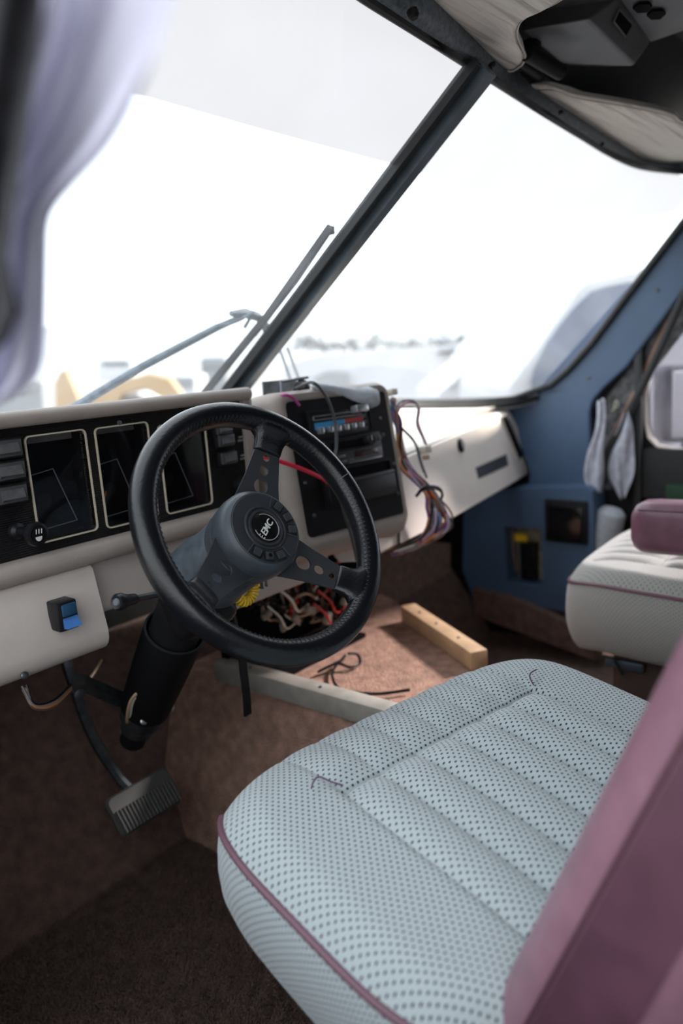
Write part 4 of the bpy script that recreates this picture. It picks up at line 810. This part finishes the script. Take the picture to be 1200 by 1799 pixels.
# tangle under the middle of the dash
tg = thing('wire_tangle', at(560, 1100, Y=1.22), 'tangle of loose wires and connectors hanging under the dash above the hump', 'wires')
rng = random.Random(3)
b = MB(); b.box((1.33, 1.27, .50), (.52, .02, .25)); obj('dark_backing', b, deep_black, tg); b = MB(); b.box((1.24, 1.20, ZE+.006), (.36, .12, .010)); obj('dark_sheet', b, deep_black, tg)  # black sheets added to stand for the dark under the dash
for k in range(40):
    c = rng.choice(['black', 'black', 'black', 'white', 'grey', 'red', 'brown', 'tan', 'black', 'black']); x, y = rng.uniform(445, 625), rng.uniform(1030, 1085); P = [at(x+rng.uniform(-30, 30), 1005, Y=1.2)]
    for q in range(3): P.append(at(x, y, Y=1.18+rng.uniform(-.05, .06))); x += rng.uniform(-38, 38); y += rng.uniform(-16, 24); y = min(y, 1105)
    wire(tg, P, rng.choice((.0016, .0022, .003)), WCOL[c], k=7)
for x, y, m_, s in ((588, 1062, 'red', .0028), (580, 1085, 'red', .0032), (520, 1060, 'white', .0035), (500, 1090, 'white', .0025)): wire(tg, [at(x-30, y-25, Y=1.13), at(x-8, y-6, Y=1.12), at(x+4, y+14, Y=1.13), at(x+22, y+2, Y=1.15)], s, WCOL[m_])
for x, y, s in ((545, 1072, .030), (520, 1088, .026), (575, 1086, .030), (608, 1058, .030), (497, 1102, .022), (620, 1070, .024), (468, 1080, .026)):
    a = rng.uniform(0, 3); R_ = np.array([[cos(a), 0, sin(a)], [0, 1, 0], [-sin(a), 0, cos(a)]]); b = MB(); b.box(at(x, y, Y=1.13), (s*1.0, s*.5, s*.6), R_, .004); obj('connector', b, mat('connector_dirty', (.24, .21, .17), .6, var=(50, .6, 1.2)), tg)
# strap, loose cable on the carpet
t = obj('black_strap', MB().loft([[p+V3(u, v, 0) for u, v in ((-.008, -.002), (.008, -.002), (.008, .002), (-.008, .002))] for p in spline([at(424, 1140, Y=.98), at(428, 1180, Y=.97), at(433, 1220, Y=.965), at(435, 1256, Y=.965)], 5)]), matte_black, org=at(435, 1256, Y=.965)); tag(t, 'black strap hanging down in front of the grey batten', 'strap')
b = MB(); b.tube(spline([at(424, 1142, Y=.98), at(415, 1100, Y=1.0), at(405, 1060, Y=1.06)], 5), .004, 6); obj('strap_cord', b, matte_black, t)
zc = ZE+.010
tag(obj('loose_cable', MB().tube(spline([at(x, y, Z=zc+h) for x, y, h in ((612, 1148, .03), (628, 1150, .02), (632, 1165, 0), (615, 1172, 0), (592, 1166, .004), (560, 1180, 0), (575, 1172, .006), (600, 1160, .010), (606, 1152, .012), (585, 1178, .0), (588, 1200, 0), (606, 1213, 0), (660, 1219, 0), (720, 1212, 0))], 8), .0032, 6), black, org=at(606, 1200, Z=zc)), 'thin black cable coiled loosely on the rust carpet', 'cable')
# wires left under the lower panel
uw = thing('fuse_wires', at(85, 1235, Y=1.10), 'small bunch of brown and grey wires under the lower panel left of the column', 'wires')
for k, (c, dy) in enumerate((('grey', 0), ('tan', 6), ('brown', 10), ('orange', 3), ('black', -2))): wire(uw, [at(38+k*2, 1205+dy, Y=1.10), at(60, 1238+dy*.6, Y=1.09), at(95, 1232+dy, Y=1.10), at(125, 1205+dy, Y=1.13)], .0022, WCOL[c])
wire(uw, [at(160, 1190, Y=1.10), at(170, 1175, Y=1.1), at(178, 1160, Y=1.12)], .003, WCOL['tan'])
bk_ = obj('column_bracket', MB().loft([[at(135, 1195, Y=1.10)+V3(u, v, w_) for u, v, w_ in ((-.01, 0, -.008), (.01, 0, -.008), (.01, 0, .008), (-.01, 0, .008))], [at(215, 1230, Y=1.16)+V3(u, v, w_) for u, v, w_ in ((-.01, 0, -.01), (.01, 0, -.01), (.01, 0, .01), (-.01, 0, .01))]]), steel, colm)
screw(colm, at(140, 1220, Y=1.09), (0, -1, 0), .010, steel, 'bolt')
# rags by the right-hand pillar
def rag_sheet(outer, X0, label, seed, amp=.03):
    """cloth hung in folds: rows of left / right edge points from the top down"""
    rows = []; rng = random.Random(seed)
    for i, (xl, xr, y) in enumerate(outer):
        rows.append([at(xl+(xr-xl)*s+2*sin(i*1.7), y+3*sin(s*6+i), X=X0-amp*sin(s*pi)*.6+amp*.55*sin(s*9+i*.5+seed)+amp*.5*sin(s*17-i*1.3)*sin(i*.9+s*3)) for s in np.linspace(0, 1, 11)])
    t = cloth_sheet('rag', rows, rag, .004); return tag(t, label, 'rag', 'pale rags by the bare pillar')
rag_sheet([(1050, 1062, 700), (1049, 1063, 730), (1047, 1062, 762), (1036, 1061, 788), (1028, 1060, 815), (1023, 1060, 838), (1032, 1060, 855), (1044, 1058, 868)], 2.36, 'pale blue grey rag stuffed along the edge of the blue trim', 2, .015)
rag_sheet([(1098, 1106, 722), (1088, 1111, 745), (1078, 1114, 770), (1064, 1115, 795), (1060, 1115, 818), (1066, 1111, 842), (1082, 1104, 862), (1090, 1098, 876)], 2.385, 'pale rag with yellow spots hanging beside the black hose', 5, .018)
b = MB(); b.lathe([(.02, -.075), (.045, -.07), (.047, 0), (.044, .060), (.030, .075), (.01, .08)], at(1066, 932, X=2.37), (.05, -.25, 1), 20); tag(obj('cloth_roll', b, cloth, org=at(1066, 955, X=2.37)), 'rolled grey cloth standing between the kick panel and passenger seat', 'cloth')
b = MB(); b.tube(spline([at(1078, 720, X=2.40), at(1082, 704, X=2.40), at(1086, 712, X=2.40), at(1074, 722, X=2.40)], 5), .0025, 6); tag(obj('wire_clip', b, mat('pale_clip', (.5, .48, .38), .5), org=at(1078, 726, X=2.4)), 'small pale wire clip on the bare pillar above the rags', 'clip')
mc = at(1225, 708, X=2.80); mt = thing('side_mirror', at(1225, 775, X=2.80), 'large square outside mirror seen through the passenger door window', 'mirror')
Rm = np.array([nrm(V3(.75, -.66, 0)), nrm(V3(.66, .75, 0)), ZA]).T
b = MB(); b.box(mc+Rm@V3(0, .055, 0), (.225, .10, .27), Rm, .03, 4); obj('housing', b, mat('mirror_grey', (.06, .06, .075), .4), mt)
b = MB(); b.box(mc+Rm@V3(.004, .0, .0), (.19, .012, .225), Rm, .005); obj('mirror_glass', b, mat('mirror_painted_sky', (.92, .92, .95), .4), mt)  # pale diffuse colour painted in place of the sky reflection
b = MB(); b.box(mc+Rm@V3(.03, .02, -.175), (.15, .06, .06), Rm, .015); obj('lower_lens', b, mat('white_plastic', (.7, .7, .7), .4), mt)
b = MB(); b.tube([mc+V3(-.05, .02, -.13), mc+V3(-.20, -.02, -.2), mc+V3(-.31, -.02, -.26)], .015, 8); obj('bracket_arm', b, matte_black, mt)
# ------------------------------------------------------------------ curtain by the driver window
cloth_m = bpy.data.materials.new('sheer_curtain'); cloth_m.use_nodes = True; nt = cloth_m.node_tree; nn = nt.nodes; bb = nn['Principled BSDF']; bb.inputs['Base Color'].default_value = (.72, .71, .84, 1); bb.inputs['Roughness'].default_value = .9
tl = nn.new('ShaderNodeBsdfTranslucent'); tl.inputs['Color'].default_value = (.52, .52, .66, 1); mx = nn.new('ShaderNodeMixShader'); mx.inputs[0].default_value = .3
tc = nn.new('ShaderNodeTexCoord'); nz = nn.new('ShaderNodeTexNoise'); nz.inputs['Scale'].default_value = 5; mp = nn.new('ShaderNodeMapping'); mp.inputs['Scale'].default_value = (9, 9, 1.2); nt.links.new(tc.outputs['Object'], mp.inputs[0]); nt.links.new(mp.outputs[0], nz.inputs['Vector'])
rr = nn.new('ShaderNodeValToRGB'); rr.color_ramp.elements[0].color = (.52, .52, .70, 1); rr.color_ramp.elements[1].color = (.85, .84, .95, 1); rr.color_ramp.elements[0].position = .35; rr.color_ramp.elements[1].position = .65; nt.links.new(nz.outputs['Fac'], rr.inputs[0]); nt.links.new(rr.outputs[0], tl.inputs['Color'])
nt.links.new(bb.outputs[0], mx.inputs[1]); nt.links.new(tl.outputs[0], mx.inputs[2]); nt.links.new(mx.outputs[0], nn['Material Output'].inputs['Surface'])
ys = [-60, 0, 80, 165, 215, 262, 300, 340, 376, 420, 480, 560, 640, 672, 700, 722]
xr = [330, 302, 283, 246, 222, 192, 155, 118, 86, 84, 83, 82, 80, 62, 30, -30]
rows = []
for y, x1 in zip(ys, xr):
    x0 = -75; rows.append([at(x0+(x1-x0)*s, y, X=.225+.014*sin(s*11+y*.004)*(1-.2*s)+.006*sin(s*23+y*.01)) for s in np.linspace(0, 1, 26)])
b = MB(); b.grid(rows); cur = obj('curtain', b, cloth_m, None, org=rows[0][0], ang=180, mods=(('SUBSURF', dict(levels=1, render_levels=1)),)); tag(cur, 'lavender grey sheer curtain hanging out of focus at the driver window', 'curtain')
ys2 = [-60, 0, 100, 250, 380, 450, 500, 545, 600, 640]; xr2 = [82, 76, 66, 46, 26, 16, 24, 36, 14, -30]
rows = []
for y, x1 in zip(ys2, xr2): rows.append([at(-75+(x1+75)*s, y, X=.200+.006*sin(s*9+y*.006)) for s in np.linspace(0, 1, 16)])
b = MB(); b.grid(rows); obj('shade_sheet', b, mat('shade_black', (.012, .012, .016), .9, var=(60, .6, 1.8)), cur, ang=180)  # dark sheet added in place of the shaded window post beside the curtain
# ------------------------------------------------------------------ outside
gm = mat('pale_gravel', (.21, .20, .19), .95, var=(.6, .8, 1.15))
b = MB(); b.box((0, 150, -.9), (700, 700, .2)); struct('ground', b, gm)
hl = []
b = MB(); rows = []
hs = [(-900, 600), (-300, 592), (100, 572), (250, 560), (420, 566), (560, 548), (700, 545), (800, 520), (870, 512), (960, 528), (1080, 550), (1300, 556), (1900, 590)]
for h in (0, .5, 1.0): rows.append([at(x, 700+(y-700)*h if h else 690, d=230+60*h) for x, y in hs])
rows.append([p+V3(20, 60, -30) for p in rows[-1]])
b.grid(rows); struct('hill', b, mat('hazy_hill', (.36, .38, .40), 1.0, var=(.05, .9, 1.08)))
def ext(name, pts, d, thick, m, parent, bev=0.):
    P = [at(x, y, d=d) for x, y in pts]; P = [V3(p[0], p[1], -.8) if y >= 728 else p for p, (x, y) in zip(P, pts)]; b = MB(); b.prism(P, nrm(V3(cf[0], cf[1], 0))*thick); return obj(name, b, m, parent, ang=40, mods=((('BEVEL', dict(width=bev, segments=2, limit_method='ANGLE')),) if bev else ()))
wh = mat('white_paint', (.45, .45, .46), .5); gw = mat('blue_grey_window', (.085, .11, .165), .75, var=(3, .75, 1.3), spec=.15); yel = mat('digger_yellow', (.36, .24, .12), .5); dk = mat('dark_gap', (.07, .07, .075), .8); palegrey = mat('pale_grey', (.22, .225, .23), .7)
# neighbour motor home close on the right
nb = thing('motorhome', at(1000, 730, d=4.2)*V3(1, 1, 0)+V3(0, 0, -.8), 'white motorhome with long blue grey side window parked close on the right', 'motorhome')
ext('body', [(868, 730), (892, 682), (935, 622), (1012, 512), (1030, 494), (1130, 470), (1400, 430), (1400, 730)], 4.2, 1.6, wh, nb, .04)
ext('side_window', [(942, 689), (935, 672), (939, 650), (964, 600), (1006, 545), (1040, 512), (1062, 504), (1112, 494), (1090, 540), (1040, 615), (990, 672), (966, 686)], 4.17, .03, gw, nb, .004)
t = thing('camper_shell', at(870, 720, d=6)*V3(1, 1, 0)+V3(0, 0, -.8), 'white wedge shaped camper shell with dark lower corner beside the motorhome', 'camper')
ext('shell', [(700, 735), (770, 690), (835, 640), (862, 598), (900, 560), (950, 545), (955, 600), (905, 690), (900, 735)], 6, 1.5, wh, t, .03); ext('dark_corner', [(836, 652), (884, 677), (868, 691), (852, 690)], 5.95, .04, dk, t); ext('seam', [(790, 682), (868, 592), (870, 594), (794, 684)], 5.97, .02, palegrey, t)
t = thing('white_trailer', at(700, 700, d=13)*V3(1, 1, 0)+V3(0, 0, -.8), 'long low white trailer with a grey roof edge behind the passenger pane', 'trailer')
ext('body', [(470, 735), (500, 640), (560, 622), (700, 612), (868, 603), (868, 735)], 13, 2.2, wh, t, .05); ext('roof_edge', [(770, 618), (868, 603), (868, 609), (772, 622)], 12.9, .08, dk, t); ext('window', [(553, 664), (575, 653), (613, 654), (613, 676), (560, 680)], 12.9, .06, palegrey, t)
t = thing('excavator', at(230, 700, d=22)*V3(1, 1, 0)+V3(0, 0, -.8), 'yellow excavator with bent boom and dark cab in the yard', 'excavator')
ext('boom', [(92, 735), (95, 672), (104, 652), (116, 648), (126, 668), (138, 700), (150, 735)], 22, .5, yel, t, .05); ext('stick', [(140, 720), (170, 690), (215, 668), (262, 655), (298, 664), (318, 690), (330, 735), (300, 735), (285, 700), (255, 684), (215, 694), (180, 735)], 22.5, .5, yel, t, .05)
ext('cab', [(190, 735), (195, 700), (240, 690), (262, 700), (265, 735)], 23, 1.8, wh, t, .05); ext('cab_window', [(203, 722), (206, 704), (232, 698), (234, 720)], 22.9, .1, palegrey, t); ext('cab_window', [(240, 720), (240, 700), (256, 702), (258, 720)], 22.9, .1, palegrey, t)
ext('undercarriage', [(90, 745), (90, 728), (330, 728), (330, 745)], 22.2, 2.5, dk, t)
for (x0, x1, y0, y1, d, lab, m_) in ((-40, 75, 668, 735, 26, 'low grey shed at the far left of the yard', palegrey), (172, 232, 632, 668, 60, 'distant white building with a grey band behind the excavator', wh), (300, 345, 660, 735, 32, 'white delivery van behind the wiper arm', wh), (352, 398, 628, 690, 40, 'tall pale container beside the divider post', palegrey)):
    cat = 'van' if 'van' in lab else 'building' if 'building' in lab or 'shed' in lab else 'container'
    t = thing(dict(van='delivery_van', building='far_building', container='shipping_container')[cat], at((x0+x1)/2, y1, d=d)*V3(1, 1, 0)+V3(0, 0, -.8), lab, cat)
    w_ = x1-x0; ext('body', [(x0, y1), (x0, y0+4), (x0+w_*.1, y0), (x1-w_*.1, y0-1), (x1, y0+3), (x1, y1)], d, 3, m_, t, .08); ext('window', [(x0+w_*.12, y0+(y1-y0)*.28), (x0+w_*.12, y0+4), (x1-w_*.12, y0+3), (x1-w_*.12, y0+(y1-y0)*.26)], d-.1, .1, dk if 'distant' in lab else palegrey, t)
def tree(x, y0, y1, d, hw, lab, seed):
    rng = random.Random(seed); o = at(x, y1, d=d); top = at(x, y0, d=d); o[2] = -.8; H = top[2]-o[2]; t = thing('conifer', o*V3(1, 1, 0)+V3(0, 0, -.8), lab, 'tree')
    b = MB(); b.tube([o, top], [.12, .02], 6); obj('trunk', b, mat('bark', (.2, .16, .13), .9), t); b = MB()
    for k in range(260):
        f_ = rng.random(); a = rng.uniform(0, 2*pi); r = (1-f_)**.8*hw*rng.uniform(.5, 1.1); p = o+V3(0, 0, H*f_); q = p+V3(cos(a)*r, sin(a)*r, -.12*r); n_ = V3(-sin(a), cos(a), .1)*(.10+.12*(1-f_)); b.add([p, q+n_, q+V3(0, 0, -.2), q-n_], [(0, 1, 2), (0, 2, 3)])
    tag(obj('foliage', b, mat('needles', (.09, .10, .09), .9), t), kind='stuff')
tree(968, 516, 660, 16, .55, 'taller grey green conifer left of the white motorhome', 1); tree(1000, 518, 640, 17, .4, 'thin grey conifer tip just behind the motorhome roof', 2)
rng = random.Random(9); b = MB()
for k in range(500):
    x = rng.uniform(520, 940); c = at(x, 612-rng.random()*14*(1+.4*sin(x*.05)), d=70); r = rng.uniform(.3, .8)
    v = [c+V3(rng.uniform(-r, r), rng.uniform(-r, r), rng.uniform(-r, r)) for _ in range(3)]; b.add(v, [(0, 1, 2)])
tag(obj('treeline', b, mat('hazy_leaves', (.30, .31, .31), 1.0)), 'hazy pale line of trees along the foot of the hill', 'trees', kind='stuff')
